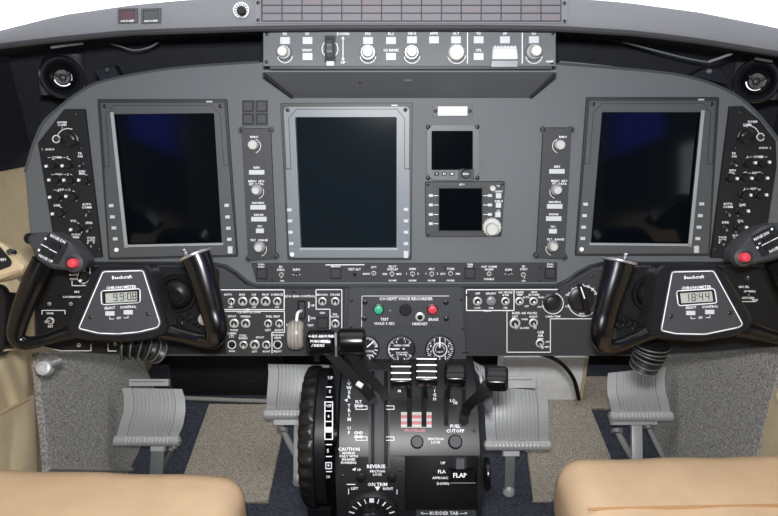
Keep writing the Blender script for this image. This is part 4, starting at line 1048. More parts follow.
left = dict(label='black control yoke at the left with clock reading 99:08', c=(118, 305), rot=3,
    hub=[(97, 266), (146.5, 264.5), (152.5, 270), (169, 325), (167, 334), (150, 340.5), (119, 342.5), (90, 341.5), (70, 336), (66, 327), (92, 270)],
    plate=[(101.5, 270), (144.5, 269), (162, 323.5), (158, 329.5), (138, 334), (118.5, 335.5), (98, 335), (76.5, 329.5)],
    line=[(103, 271.7), (142.9, 270.6), (159.8, 322.8), (157.4, 327.4), (138, 332), (118.5, 333.8), (99, 333.2), (78.7, 328.3)],
    brand=(121.8, 277.3), chr=(121.2, 287.4), sel=(109.7, 313.5), ctl=(128, 312.3),
    lcdframe=[(101, 290.8), (140, 288.6), (140.2, 302.4), (101.6, 304.8)], lcdbox=[(103, 291.8), (138.4, 289.8), (138.6, 302.4), (103.4, 304.2)], lcd=[(105, 293.4), (137, 291.4), (137.2, 301.4), (105.4, 303.2)],
    digits=[('9', 115.4, 297.3), ('9', 121.8, 296.9), ('0', 129.2, 296.5), ('8', 134.3, 296.2)], colon=[(125.6, 294.9), (125.7, 298.2)], screws=[(90.2, 317.3), (147.6, 314.2)],
    grip=[(195.2, 255.0, .013, .0222), (200, 267, .013, .0208), (206, 288, .012, .0190), (212, 310, .009, .0175), (216.5, 328, .008, .0165), (213, 339.5, -.006, .0135), (200, 339.4, -.012, .0105), (182, 335, -.014, .0105), (164, 331, -.014, .013), (150, 330, -.016, .012)],
    stud=(187.6, 257.4),
    horn=[(44, 262, .006, .018), (36, 278, .004, .018), (27, 298, .000, .0165), (19, 320, -.004, .0150), (16.5, 336, -.008, .0135), (26, 343, -.010, .0105), (46, 339.5, -.012, .0085), (66, 333, -.014, .011), (84, 330, -.016, .012)],
    head=[(25, 238), (31, 233), (50, 231.5), (70, 243), (83, 259.5), (81, 266), (69, 270.5), (51, 269), (37, 262), (31.5, 250)],
    headplate=[(47.8, 232.6), (68.6, 243), (58, 264.6), (37.2, 256)], hrot=-27,
    htext=[('NOSE DN', 57.8, 239, 2.4), ('NOSE UP', 45.7, 258.6, 2.4), ('▪', 45.5, 238.6, 4), ('▪', 39, 250, 4)], hlines=[(44.5, 246, 3.6), (52.8, 250.8, 4)], rock=[(54.5, 245.4), (47.5, 253.8)], red=(70.6, 263.3), bulb=(27.5, 238.5), shaft=(120, 312))
yoke(YKL, -1, left)
right = dict(label='black control yoke at the right with clock reading 18:44', c=(700, 305), rot=3,
    hub=[(662, 264.5), (717, 264), (724.5, 269.5), (753.5, 318), (751.5, 329), (736, 336.5), (700, 342), (665, 340), (648, 333), (648.5, 320), (655, 272)],
    plate=[(671, 270.4), (714.5, 269.4), (744.5, 324.8), (740, 328.6), (705, 336), (676, 335.2), (659.5, 331.6)],
    line=[(672.3, 272), (713.6, 271), (742.8, 324.4), (739, 327.2), (705, 334.2), (676, 333.6), (661.4, 330.4)],
    brand=(694, 277.2), chr=(696.4, 287.6), sel=(691, 313), ctl=(710, 312),
    lcdframe=[(676.4, 291), (714.6, 288.6), (717, 303), (678.4, 305.8)], lcdbox=[(678, 291.8), (713.4, 289.8), (715, 302.4), (680, 304.6)], lcd=[(680, 293.2), (712.2, 291.2), (713.6, 301.4), (681.4, 303.4)],
    digits=[('1', 687.2, 297.6), ('8', 693.6, 297.2), ('4', 701, 296.8), ('4', 707.4, 296.5)], colon=[(697.2, 295.3), (697.3, 298.6)], screws=[(671.4, 316.4), (730.3, 313)],
    grip=[(619.5, 261, .013, .0228), (617, 272, .013, .0212), (611, 292, .012, .0192), (605, 314, .009, .0176), (601.5, 332, .008, .0165), (604.5, 344.5, -.006, .0135), (616, 346, -.012, .0105), (634, 339, -.014, .0105), (652, 331, -.014, .013), (666, 329, -.016, .012)],
    stud=(624, 262),
    horn=[(776, 260, .006, .018), (784, 278, .004, .018), (793, 298, .000, .0165), (801, 320, -.004, .0150), (803, 334, -.008, .0135), (794, 340, -.010, .0105), (774, 337, -.012, .0095), (752, 331, -.014, .012), (736, 329, -.016, .012)],
    head=[(737, 251), (746, 240), (762, 227), (780, 222), (792, 224), (798, 236), (790, 252), (777, 260), (752, 265), (738, 262)],
    headplate=[(751, 236.5), (774, 224.6), (787, 244), (763, 257.5)], hrot=27,
    htext=[('NOSE DN', 761.5, 236.2, 2.4), ('NOSE UP', 776.3, 248.6, 2.4), ('▪', 772, 229, 4), ('▪', 757.5, 247.5, 4)], hlines=[(765.8, 243.6, 4), (774.5, 239.2, 4), (759.5, 243.5, .8)], rock=[(769, 238), (771, 246.6)], red=(747.4, 257.4), bulb=(791, 229), shaft=(702, 312))
yoke(YKR, 1, right)
# rubber bellows below each yoke
def bellows(label, path, r0, m='rubber'):
    pts = spline(path, 8); n = len(pts)
    t = thing('column_boot', label, 'boot', path[0], None, 'rubber bellows under the yokes')
    b = MB(); rr = [r0 * (1 - .25 * i / (n - 1)) * (1.0 + .16 * math.sin(2 * PI * i / 4.0)) for i in range(n)]
    b.tube(pts, rr, 28).build('bellows', m, t, 70)
    k = MB()
    for i in range(2, n - 2, 4):
        d = (pts[i + 1] - pts[i - 1]).normalized(); u = d.cross(CR).normalized(); v = d.cross(u)
        MB().tube([pts[i] + (u * math.cos(a) + v * math.sin(a)) * r0 * 1.14 * (1 - .25 * i / (n - 1)) for a in (2 * PI * j / 28 for j in range(29))], .0016, 6, cap=False).build('clamp_ring', 'bezel', t)
bellows('ribbed black rubber boot hanging below the left yoke', [W(122, 345, 1.10), W(136, 346, 1.105), W(150, 349, 1.115), W(160, 353, 1.13)], .0215)
bellows('ribbed black rubber boot hanging below the right yoke', [W(652, 343, 1.11), W(650, 351, 1.115), W(647, 359, 1.12), W(643, 368, 1.13)], .0255)

# ================================================================= rudder pedals
def pedal(label, L, R, bot, top, arm, braces, zb, fb, tilt, topbar, seed):
    """L, R = pixel edges of the tread from top to bottom; bot = pixel y of the roll; the face plane passes through the roll"""
    cx = (L[-1][0] + R[-1][0]) / 2
    d = sray(cx, bot); k = (1.16 - zb) / -d.z; p0 = CAM + d * k
    S = lean(p0, tilt)
    t = thing('rudder_pedal', label, 'pedal', p0, S.fr(p0), 'rudder pedals')
    NJ, NI = 14, 176; front = []; back = []
    for j in range(NJ + 1):
        tt = j / NJ
        def ed(E):
            k = tt * (len(E) - 1); a = min(int(k), len(E) - 2); f = k - a
            return E[a][0] + (E[a + 1][0] - E[a][0]) * f, E[a][1] + (E[a + 1][1] - E[a][1]) * f
        (xl, yl), (xr, yr) = ed(L), ed(R); rf = []; rb = []
        for i in range(NI + 1):
            s_ = i / NI
            hh = .010 * math.sin(PI * tt) + .004 * math.cos(PI * (s_ - .5))
            rib = (-.0024 if math.cos(2 * PI * (s_ - .5) * 16) < -.25 else .0008) if .16 < s_ < .84 else .0008
            x, y = xl + (xr - xl) * s_, yl + (yr - yl) * s_
            rf.append(S.P(x, y, hh + rib)); rb.append(S.P(x, y, hh - .007))
        front.append(rf); back.append(rb)
    b = MB()
    vs = [p for r in front for p in r] + [p for r in back for p in r]; N = NI + 1; off = (NJ + 1) * N; fs = []
    for j in range(NJ):
        for i in range(NI):
            a = j * N + i; fs.append([a, a + 1, a + N + 1, a + N]); fs.append([off + a + N, off + a + N + 1, off + a + 1, off + a])
    for j in range(NJ):
        for i in (0, NI):
            a = j * N + i; q = [a, a + N, off + a + N, off + a]; fs.append(q if i == 0 else q[::-1])
    for i in range(NI):
        for j in (0, NJ):
            a = j * N + i; q = [a, a + 1, off + a + 1, off + a]; fs.append(q[::-1] if j == 0 else q)
    b.add(vs, fs).build('tread', 'alu', t, 45)
    # roll along the foot
    x0, x1 = L[-1][0] - 1.5, R[-1][0] + 1.0; yr = bot + 1.0
    n = 60; pts = [S.P(x0 + (x1 - x0) * i / n, yr, .006) for i in range(n + 1)]
    q = sz(S, cx, bot, 5.0)
    rr = [q * (1 + (.06 * math.cos(2 * PI * i / 60 * 17) if 8 < i < 52 else 0)) for i in range(n + 1)]
    MB().tube(pts, rr, 16).build('foot_roll', 'alu', t, 50)
    for x in (x0 - .3, x1 + .3):
        MB().tube([S.P(x - .8, yr, .006), S.P(x + .8, yr, .006)], q * .6, 14).build('pivot_bolt', 'steel', t)
    if topbar:
        (a0, b0, a1, b1) = topbar
        MB().rect(S, a0, b0, a1, b1, -.012, .002, .001).build('top_bracket', 'alu', t)
        MB().rect(S, a0 + 2, b0 + 2, a1 - 3, b0 + 3.2, .002, .003).build('bracket_slot', 'knob_gray', t)
    # cross bar and arm reaching down to the floor
    if arm:
        (bx0, bx1, by, sx0, sx1, sy0, sy1, ex) = arm
        MB().rect(S, bx0, by, bx1, by + 5.5, -.012, .004, .002).build('cross_bar', 'alu', t)
        top_ = S.P((sx0 + sx1) / 2, sy0, -.004); end = FLOOR.P(ex, sy1, .012)
        w = sz(S, sx0, sy0, (sx1 - sx0) / 2)
        dr = (end - top_).normalized(); side = CR; nn = dr.cross(side).normalized()
        MB().obox((top_ + end) / 2, (side, dr, nn), (w, (end - top_).length / 2, w * .55), .002).build('arm', 'alu' if seed % 2 == 0 else 'knob_gray', t)
        MB().lathe(end, (CR, Vector((0, 1, 0)), Vector((0, 0, 1))), [(w * 1.2, -.0115), (w * 1.2, -.004), (w * .9, .006), (w * .5, .010)], 16).build('pivot_foot', 'alu', t)
    for (ax, ay, bx, by_, w) in braces:
        p = S.P(ax, ay, -.004); e = FLOOR.P(bx, by_, .010)
        MB().tube([p, p * .5 + e * .5, e], [w * .8, w, w * .85], 10).build('brace', 'alu' if w > .006 else 'knob_gray', t)
        MB().lathe(p, (CR, Vector((0, .6, -.8)), Vector((0, -.8, -.6))), [(w * 1.7, -.004), (w * 1.7, .005), (w, .006)], 14).build('link_pin', 'steel', t)
pedal('ribbed grey rudder pedal below the left yoke', [(122, 388), (124, 398), (123.5, 412), (119, 426), (116.5, 436)], [(182, 389), (185, 398), (185.5, 411), (183, 426), (178.5, 436)], 440, 388,
      (150, 164, 446, 152, 165, 447, 487, 156), [(174, 447, 166, 466, .005), (171, 449, 160, 474, .004)], .118, 0, 36, (129, 379, 168, 386), 1)
pedal('ribbed grey rudder pedal between the left yoke and the black trim wheel', [(268, 364), (268.5, 374), (267.5, 388), (266.6, 400), (266.5, 409)], [(329, 365), (331, 376), (331, 388), (329, 400), (327, 409)], 413.5, 364,
      (273, 322, 419.5, 294, 303, 425, 479, 298), [(283, 430, 297, 458, .0085)], .125, 0, 36, None, 2)
pedal('ribbed grey rudder pedal right of the centre pedestal', [(484.5, 386), (484.5, 398), (485, 412), (485.5, 428), (486.5, 441)], [(545.5, 391), (548, 402), (548.5, 414), (548.5, 428), (548.5, 441)], 444.5, 386,
      (503, 520, 451, 505, 515, 450, 489, 509), [(527, 450, 516, 468, .003)], .118, 0, 36, (505.5, 377, 536, 388), 3)
pedal('ribbed grey rudder pedal below the right yoke', [(608, 373), (607, 384), (607.5, 394), (610, 404), (611.5, 412)], [(666, 367), (664.5, 380), (665.5, 392), (668.5, 402), (670.5, 412)], 415.5, 370,
      (612, 658, 419.5, 631, 641.5, 425, 474, 637), [(617, 431, 632, 458, .0085), (648, 427, 664, 459, .007)], .125, 0, 36, None, 4)

# silver round bolt knob under the left end of the panel
t = thing('round_latch', 'round silver latch knob under the left end of the panel', 'latch', W(44, 368, 1.17))
ax = Vector((.18, -.8, .55)).normalized(); uu = ax.cross(Vector((0, 0, 1))).normalized(); vv = ax.cross(uu)
MB().lathe(W(43, 368, 1.17), (uu, vv, ax), [(.0135, -.022), (.0135, -.004), (.0115, 0), (.0075, .001), (.007, -.002), (.003, -.002)], 24).build('knob', 'alu', t)
MB().tube([W(46, 367, 1.175), W(60, 362, 1.20)], .007, 14).build('shaft', 'steel', t)
# ================================================================= centre pedestal
S = PED
t = thing('power_quadrant', 'black centre pedestal between the seats with engine lever slots', 'pedestal', Vector((.035, .9, 0)))
pr = [Vector((0, PED.c.x - PED.r * math.sin(a), PED.c.y + PED.r * math.cos(a))) for a in (math.radians(-6 + 98 * k / 60) for k in range(61))]
xa, xb = -.083, .1475
loops = []
for x, ins in ((xa, .006), (xa + .004, 0), (xb - .004, 0), (xb, .006)):
    l = [Vector((x, p.y, p.z - ins)) for p in pr] + [Vector((x, pr[-1].y + .002, .0)), Vector((x, pr[0].y, .0))]
    loops.append(l)
MB().loft(loops).build('body', 'ped_black', t, 40)
# slots
def slot(x0, x1, y0, y1, nm='lever_slot'):
    n = 24; ysl = [y0 + (y1 - y0) * k / n for k in range(n + 1)]
    m = MB()
    hq = .0008 if nm == 'lever_slot' else .0004
    loops = [[S.P(x0, y, hq), S.P(x1, y, hq), S.P(x1, y, hq - .0003), S.P(x0, y, hq - .0003)] for y in ysl]
    m.loft(loops).build(nm, 'ped_recess' if nm == 'lever_slot' else 'plate', t)
slot(368.5, 390, 370, 468, 'slot_plate')
slot(371, 374.5, 371, 467); slot(384, 388, 371, 467)
slot(407, 412, 388, 427); slot(421.5, 426.5, 388, 427); slot(444, 448.5, 389, 426); slot(461.5, 466, 389, 426)
lt = MB(); H = .0012
def vt(s_, x, y, hh, rot=0): lt.text(S, s_, x, y, hh, H, rot)
for k, ch in enumerate('POWER TRIM UP'):
    if ch != ' ': vt(ch, 349 + .2 * (k % 2), 379 + k * 4.5, 3.0)
lt.prism(S, [(344.5, 400), (347.5, 398.6), (347.5, 402)], H - .0002, H)
for y in (407.5, 438.5):
    vt('FLT\nIDLE' if y < 420 else 'GND\nFINE', 358.5, y - 3.6, 2.6)
    lt.line(S, [(356, y - 1.6), (367, y - 1.6), (367, y + 1.8), (356, y + 1.8), (356, y - 1.6)], .7, H)
    lt.line(S, [(386.6, y - 1.6), (394, y - 1.6), (394, y + 1.8), (386.6, y + 1.8)], .7, H)
for s_, x, y, hh in (('CAUTION', 349, 449.4, 3.0), ('REVERSE\nONLY WITH\nENGINES\nRUNNING', 348.6, 458, 2.1), ('REVERSE', 376, 466.6, 3.1), ('FRICTION\nLOCK', 377.4, 473, 2.1), ('ON TRIM', 377.6, 484.6, 3.0), ('LEFT', 354.6, 488.6, 2.2), ('RIGHT', 388, 488.8, 2.2),
                    ('UP', 359, 470, 2), ('FUEL\nCUTOFF', 455.2, 428.8, 3.0), ('FRICTION\nLOCK', 435.8, 440.8, 2.2)): vt(s_, x, y, hh)
lt.line(S, [(347, 484.4), (355, 484.4)], .8, H); lt.line(S, [(348.6, 489), (348.6, 494)], .7, H); lt.line(S, [(397, 490), (397, 494)], .7, H)
for k, ch in enumerate('LO IDLE'):
    if ch != ' ': vt(ch, 447.4 - 1.5 * 0 - 0, 0 + 370, .01) if False else None
for k, ch in enumerate('HIGH'): vt(ch, 434.6, 386.5 + k * 4.2, 2.8)
for s_, x, y in (('LO', 452.6, 400.6), ('HI', 455.4, 403), ('M', 399.4, 391)): vt(s_, x, y, 2.6)
lt.prism(S, [(374.6, 486.6), (380.4, 486.6), (377.5, 491)], H - .0002, H)
lt.prism(S, [(352, 469.5), (356, 467.5), (355, 471)], H - .0002, H)
lt.build('lettering', 'white', t)
m = MB(); w = MB()
for k in range(5):
    y = 413.6 + k * 3.1
    (m if k % 2 else w).prism(S, [(401, y - 1.5), (431.6, y - 1.5), (431.6, y + 1.5), (401, y + 1.5)], .00015, .00045)
m.build('feather_stripe', 'red_stripe', t); w.build('feather_stripe', 'knob_light', t)
m = MB(); m.text(S, 'PROPELLER', 415, 430.5, 2.6, .0008).build('prop_lettering', 'red_stripe', t)
# scale of the pitch trim on the left edge
sct = MB()
S_ = S
for y in range(374, 482, 9):
    sct.line(S, [(338 - 12, y), (338 - 4, y)], .8, H) if False else None
screws(t, S, [(412, 393) if False else (343, 476), (400, 470), (474, 431)], 1.6)
# friction knobs
for x, y, r in ((417.2, 441.8, 6.4), (455.6, 441.6, 7)):
    q = sz(S, x, y, r)
    o = MB().knob(S, x, y, .016, [(q * .95, 0), (q * .95, .002), (q, .004), (q, .013), (q * .8, .016)], 26, 13, .03).build('friction_knob', 'plate', t)
for x in (361, 392):
    q = sz(S, x, 478, 5)
    MB().knob(S, x, 478, .004, [(q, 0), (q, .003), (q * .7, .004)], 18).build('lock_disc', 'ped_recess', t)

# aileron trim dial
t = on('aileron_trim_dial', 'round black trim dial with white ticks at the front of the pedestal', 'knob', S, 372, 510)
p = S.P(372, 514, .004); fr = S.fr(p); q = .040
MB().lathe(p, fr, [(q * 1.06, -.0025), (q * 1.06, .004), (q * .98, .008), (q * .66, .0095), (q * .62, .009)], 40).build('dial', 'ped_black', t)
o = MB().lathe(p, fr, [(q * .6, .0092), (q * .58, .026), (q * .48, .029)], 36, 9, .05).build('knob', 'satin_black', t)
m = MB(); Sd = Plane(p + fr[2] * .0093, fr[2])
cx, cy = 372, 514
def dpt(a, r): return p + fr[0] * (r * math.sin(a)) + fr[1] * (r * math.cos(a)) + fr[2] * .0094
for k in range(-4, 5):
    a = k * .31; r0, r1 = q * .72, q * .94
    a_, b_ = dpt(a, r0), dpt(a, r1); sd = (b_ - a_).normalized().cross(fr[2]) * (.0011 if k % 2 == 0 else .0007)
    if k == 0: sd = sd * 3.2; a_ = dpt(a, q * .74)
    m.add([a_ - sd, b_ - sd, b_ + sd, a_ + sd], [[0, 1, 2, 3]])
m.build('scale_marks', 'white', t)

X, Y_, Z = CR, Vector((0, 1, 0)), Vector((0, 0, 1))
# flap selector
t = on('flap_selector', 'raised black flap block with a handle marked FLAP on the pedestal', 'lever', S, 442, 482)
MB().band(S, 405, 477.5, 456, 509.5, .0008, .009).build('block', 'ped_recess', t)
lt = MB(); H = .0094
for s_, x, y, hh in (('UP', 443, 463.2, 2.4), ('FLA', 441.6, 471.8, 3), ('APPROACH', 441.2, 478, 2.1), ('DOWN', 443, 483.8, 2.3)): lt.text(S, s_, x, y, hh, H)
lt.build('lettering', 'white', t)
MB().prism(S, [(454, 456.6), (466.5, 456.6), (466.5, 468), (454, 468)], .009, .0096).build('slot', 'satin_black', t)
MB().prism(S, [(455.6, 457.6), (465, 457.6), (465, 470), (455.6, 470)], .009, .022, .002).build('stem', 'sub', t)
o = MB().prism(S, [(448.5, 470), (476.5, 470.2), (477.5, 485), (449, 484.6)], .010, .028, .004, 2.5).build('handle', 'gloss_black', t)
MB().text(S, 'FLAP', 459.8, 475.6, 4.0, .0286).build('lettering', 'white', o)
MB().rect(S, 450, 482.6, 475.5, 483.4, .028, .0284).build('edge_line', 'knob_gray', o)
ce = S.P(480.5, 474, .004); ce.x = .1535; MB().lathe(ce, (Y_, Z, X), [(.020, -.004), (.025, -.003), (.026, 0), (.025, .003), (.020, .004)], 36).build('detent_disc', 'gloss_black', t)
t = on('rudder_trim_plate', 'grey plate marked rudder tab with arrows at the foot of the pedestal', 'placard', S, 447, 513)
MB().prism(S, [(416, 511), (476, 510.6), (477, 518.6), (416, 518.6)], .0006, .006, .001, 2).build('plate', 'sub', t)
MB().text(S, '<— RUDDER TAB —>', 444, 513.4, 3.0, .0064).build('lettering', 'white', t)

# pitch trim wheel on the left flank
cw = Vector((-.1225, .935, .385)); R = .1195
t = thing('trim_wheel', 'big black pitch trim wheel with a notched rim and white scale left of the pedestal', 'wheel', cw)
def wheel(loopdef, name, m, sm=50):
    loops = []; N = 120
    for x, r, nt_ in loopdef:
        loops.append([cw + Vector((x, math.cos(2 * PI * k / N) * (r - nt_ * (0.5 + .5 * math.cos(2 * PI * k / N * 30))), math.sin(2 * PI * k / N) * (r - nt_ * (0.5 + .5 * math.cos(2 * PI * k / N * 30))))) for k in range(N)])
    return MB().loft(loops).build(name, m, t, sm)
wheel([(-.020, R - .022, .0), (-.023, R - .012, .009), (-.017, R - .002, .010), (-.006, R, .005), (.002, R - .001, .0), (.004, R - .004, .0)], 'rim', 'rubber', 60)
wheel([(.004, R - .007, 0), (.005, R - .005, 0), (.021, R - .005, 0), (.022, R - .007, 0)], 'scale_drum', 'satin_black')
m = MB(); Rd = R - .0046
def on_drum(px, py):
    # nearest hit of the pixel ray with the drum
    d = sray(px, py); oy, oz = CAM.y - cw.y, CAM.z - cw.z
    A = d.y ** 2 + d.z ** 2; B = oy * d.y + oz * d.z; C_ = oy * oy + oz * oz - Rd * Rd
    return CAM + d * ((-B - math.sqrt(max(B * B - A * C_, 0))) / A)
def dq(x0, y0, x1, y1): 
    n = 4
    for k in range(n):
        a, b = y0 + (y1 - y0) * k / n, y0 + (y1 - y0) * (k + 1) / n
        m.add([on_drum(x0, a), on_drum(x0, b), on_drum(x1, b), on_drum(x1, a)], [[0, 1, 2, 3]])
def dt(s_, x, y, hh):
    vs, fs, _ = glyphs(s_); m.add([on_drum(x + a * hh, y - b * hh) for a, b in vs], fs)
dx0, dx1 = 324.4, 333
for y in (387, 397, 444.6, 456.5, 471.6): dq(326, y - .5, 332, y + .5)
dq(dx0, 401.5, dx0 + 1, 439.5); dq(dx1 - 1, 401.5, dx1, 439.5)
for y in (402, 411, 421.5): dq(dx0, y - .5, dx1, y + .5)
dq(dx0 + 1.2, 427, dx1 - 1.2, 432.5); dq(dx0, 438.8, dx1, 439.8)
for y in (462.6, 468.6): dq(325.6, y - .5, 331.6, y + .5)
dq(325.4, 462.4, 326.2, 468.8); dq(331, 462.4, 331.8, 468.8)
for s_, x, y, hh in (('UP', 330.4, 378, 3), ('5', 330, 391.6, 3), ('UP', 329, 406, 3), ('0', 328.6, 416.5, 3), ('5', 328, 451, 3.4), ('+', 328.4, 465.6, 3.6), ('10', 328, 477, 3)): dt(s_, x, y, hh)
m.build('scale_marks', 'white', t)
MB().tube([cw + Vector((.022, 0, 0)), cw + Vector((.0385, 0, 0))], .02, 20).build('axle', 'satin_black', t)
MB().lathe(cw, (Vector((0, 1, 0)), Vector((0, 0, 1)), Vector((-1, 0, 0))), [(R - .024, .012), (R - .03, .016), (.02, .018), (.012, .024)], 40).build('web', 'satin_black', t)
m = MB(); m.obox(Vector((cw.x, cw.y, .131)), (CR, Vector((0, 1, 0)), Vector((0, 0, 1))), (.021, .05, .130), .004).build('support', 'ped_recess', t)

# ---- levers standing out of the quadrant
def lever(name, label, group, base, base_px, pts, w, handle, cat='lever'):
    pass
X, Y_, Z = CR, Vector((0, 1, 0)), Vector((0, 0, 1))
def arm_plate(path, hw, th, name, m, root):
    """flat bar along a 3-D path: hw half width (towards the picture's sideways), th half thickness"""
    loops = []; n = len(path)
    for i, p in enumerate(path):
        d = (path[min(i + 1, n - 1)] - path[max(i - 1, 0)]).normalized()
        view = (CAM - p).normalized(); s_ = d.cross(view).normalized(); nn = s_.cross(d)
        loops.append([p - s_ * hw - nn * th, p + s_ * hw - nn * th, p + s_ * hw + nn * th, p - s_ * hw + nn * th])
    return MB().loft(loops).build(name, m, root, 30)
# power levers: two cylinder grips side by side
for k, (lab, gx0, gx1, foot, mid, txt) in enumerate((
        ('left of the paired black power lever grips, with white lettering', 307.5, 334.4, (372.8, 404), (352, 376), True),
        ('right of the paired black power lever grips, plain', 338, 365.6, (385.8, 400), (366, 374), False))):
    t = thing('power_lever', lab, 'lever', S.P(foot[0], foot[1], 0), None, 'power levers')
    dpt_ = 1.0; gy = 341.5
    a, b = W(gx0, gy + (.6 if k == 0 else -.4), dpt_), W(gx1, gy + (.6 if k == 0 else -.4), dpt_)
    d = (b - a).normalized(); R_ = 13.0 * dpt_ / F_PX
    prof_ = [(R_ * .82, 0), (R_ * .97, .002), (R_, .005), (R_, (b - a).length - .005), (R_ * .97, (b - a).length - .002), (R_ * .82, (b - a).length)]
    uu = Vector((0, -.6, .8)).normalized(); uu = (uu - d * uu.dot(d)).normalized(); vv = d.cross(uu)
    o = MB().lathe(a, (uu, vv, d), prof_, 36).build('grip', 'gloss_black', t, 50)
    if txt:
        m = MB()
        def cyl_pt(px, py):
            c0 = (a + b) / 2; dd = sray(px, py)
            # hit the grip cylinder
            e = CAM - c0; dd_ = dd - d * dd.dot(d); e_ = e - d * e.dot(d)
            A = dd_.dot(dd_); B = dd_.dot(e_); C_ = e_.dot(e_) - (R_ + .0003) ** 2
            return CAM + dd * ((-B - math.sqrt(max(B * B - A * C_, 0))) / A)
        for s_, x, y, hh in (('<-GO AROUND', 321.4, 336.4, 2.6), ('PUSH HERE', 319, 341.4, 2.4), ('/ INDKS', 318, 345.6, 2.6)):
            vs, fs, _ = glyphs(s_); m.add([cyl_pt(x + q * hh, y - r * hh) for q, r in vs], fs)
        m.build('lettering', 'white', o)
    c0 = (a + b) / 2
    st = W(329.5, 353, 1.01) if k == 0 else W(350, 352, 1.02)
    path = [st, W(mid[0] - 6, mid[1] - 6, 1.03 + .02 * k), W(mid[0] + 8, mid[1] + 8, 1.065 + .02 * k), S.P(foot[0] - 1, foot[1] - 6, .010), S.P(foot[0], foot[1], .0035)]
    arm_plate(path, .0078 if k == 0 else .0072, .0022, 'arm', 'plate_black', t)
    if k == 0:
        MB().tube([W(335.6, 333, .983), W(335.9, 345, .980), W(336.2, 356, 1.0)], .0018, 8).build('edge_rod', 'knob_gray', t)
        c_ = W(359.6, 384.6, 1.056); ps = (CAM - c_).normalized(); sx_ = Vector((.75, 0, -.6)); sx_ = (sx_ - ps * sx_.dot(ps)).normalized()
        MB().obox(c_, (sx_, ps.cross(sx_), ps), (.0055, .0042, .0015), .0008).build('worn_patch', 'alu', t)
        MB().tube([W(316.5, 355, 1.01), W(317, 361, 1.005)], .004, 10).build('button', 'satin_black', t)
# propeller levers
for lab, x, y, w_, hgt, foot in (('left propeller lever with a chrome ridged black head', 401, 375.5, 10.6, 11.5, (409.5, 425)), ('taller propeller lever with a chrome ridged black head', 426.6, 371.5, 10.6, 14, (424, 425))):
    t = thing('propeller_lever', lab, 'lever', S.P(foot[0], foot[1], 0), None, 'propeller levers')
    dp = 1.06; c0 = W(x, y, dp); hw = w_ * dp / F_PX; hh = hgt * dp / F_PX
    vw = (CAM - c0).normalized(); up = (CU - vw * CU.dot(vw)).normalized(); sx_ = up.cross(vw)
    nv = (vw + up * .55).normalized(); up2 = nv.cross(sx_)
    o = MB().obox(c0, (sx_, up2, nv), (hw, hh, .011), .004, 3).build('head', 'gloss_black', t)
    up, vw = up2, nv
    n = 3 if hgt < 13 else 4
    for k in range(n):
        c1 = c0 + up * (hh * (.55 - 1.25 * k / (n - 1) if n == 3 else .75 - 1.5 * k / (n - 1))) + vw * .0105
        MB().tube([c1 - sx_ * hw * .94, c1 + sx_ * hw * .94], .0019, 10).build('ridge', 'steel', o)
    base = c0 - up * hh - vw * .004
    xm = foot[0] + (-.5 if x < 410 else 2)
    arm_plate([base + sx_ * ((foot[0] - x) * .8 * dp / F_PX) + up * .004, W(xm, 397, 1.085), S.P(foot[0], 412, .012), S.P(foot[0], 424, .0045)], .003, .003, 'stem', 'matte_black', t)
# condition levers
t = thing('condition_lever', 'black condition lever with a broad rounded knob standing upright', 'lever', S.P(446.5, 424, 0), None, 'condition levers')
def cknob(t, x, y, dp, w_, hgt):
    c0 = W(x, y, dp); hw = w_ * dp / F_PX; hh = hgt * dp / F_PX
    vw = (CAM - c0).normalized(); up = (CU - vw * CU.dot(vw)).normalized(); sx_ = up.cross(vw)
    vw = (vw + up * .6).normalized(); up = vw.cross(sx_)
    o = MB().obox(c0, (sx_, up, vw), (hw, hh, .013), .006, 4).build('knob', 'gloss_black', t, 60)
    for k in (-.35, .3):
        c1 = c0 + up * hh * (k + .1) + vw * .0128
        MB().tube([c1 - sx_ * hw * .8, c1 + sx_ * hw * .8], .0013, 8).build('ridge', 'satin_black', o)
    return c0, up, vw, sx_, hw, hh
c0, up, vw, sx_, hw, hh = cknob(t, 455.3, 374.4, 1.06, 10.8, 11.5)
arm_plate([c0 - up * hh * .8 - sx_ * hw * .55, W(448, 398, 1.085), S.P(446.4, 414, .010), S.P(446.4, 423, .0045)], .003, .003, 'stem', 'matte_black', t)
t = thing('condition_lever', 'black condition lever leaning over the right inner pedal', 'lever', S.P(463.8, 424, 0), None, 'condition levers')
c0, up, vw, sx_, hw, hh = cknob(t, 496.6, 378.6, .98, 11.4, 11)
arm_plate([c0 - up * hh * .7 - sx_ * hw * .9, W(481, 393, 1.02), W(467, 407, 1.085), S.P(464, 416, .010), S.P(463.8, 423, .0045)], .0075, .003, 'stem', 'satin_black', t)
# pale wiring loom beside the quadrant
t = thing('wiring_loom', 'pale grey wires bunched beside the pedestal under the panel', 'wiring', W(474, 385, 1.12))
for k in range(6):
    pts = [W(471 + 1.5 * k, 361 + k, 1.2), W(475 + 2 * k + 2 * math.sin(k), 368, 1.19), W(480 + 1.4 * k + 2 * math.cos(2 * k), 380, 1.18), W(481 + 2.2 * k, 392, 1.18), W(482 + 1.6 * k, 402 + 2 * k, 1.2)]
    MB().tube(spline(pts, 5), .0026, 8).build('wire', 'knob_gray', t)

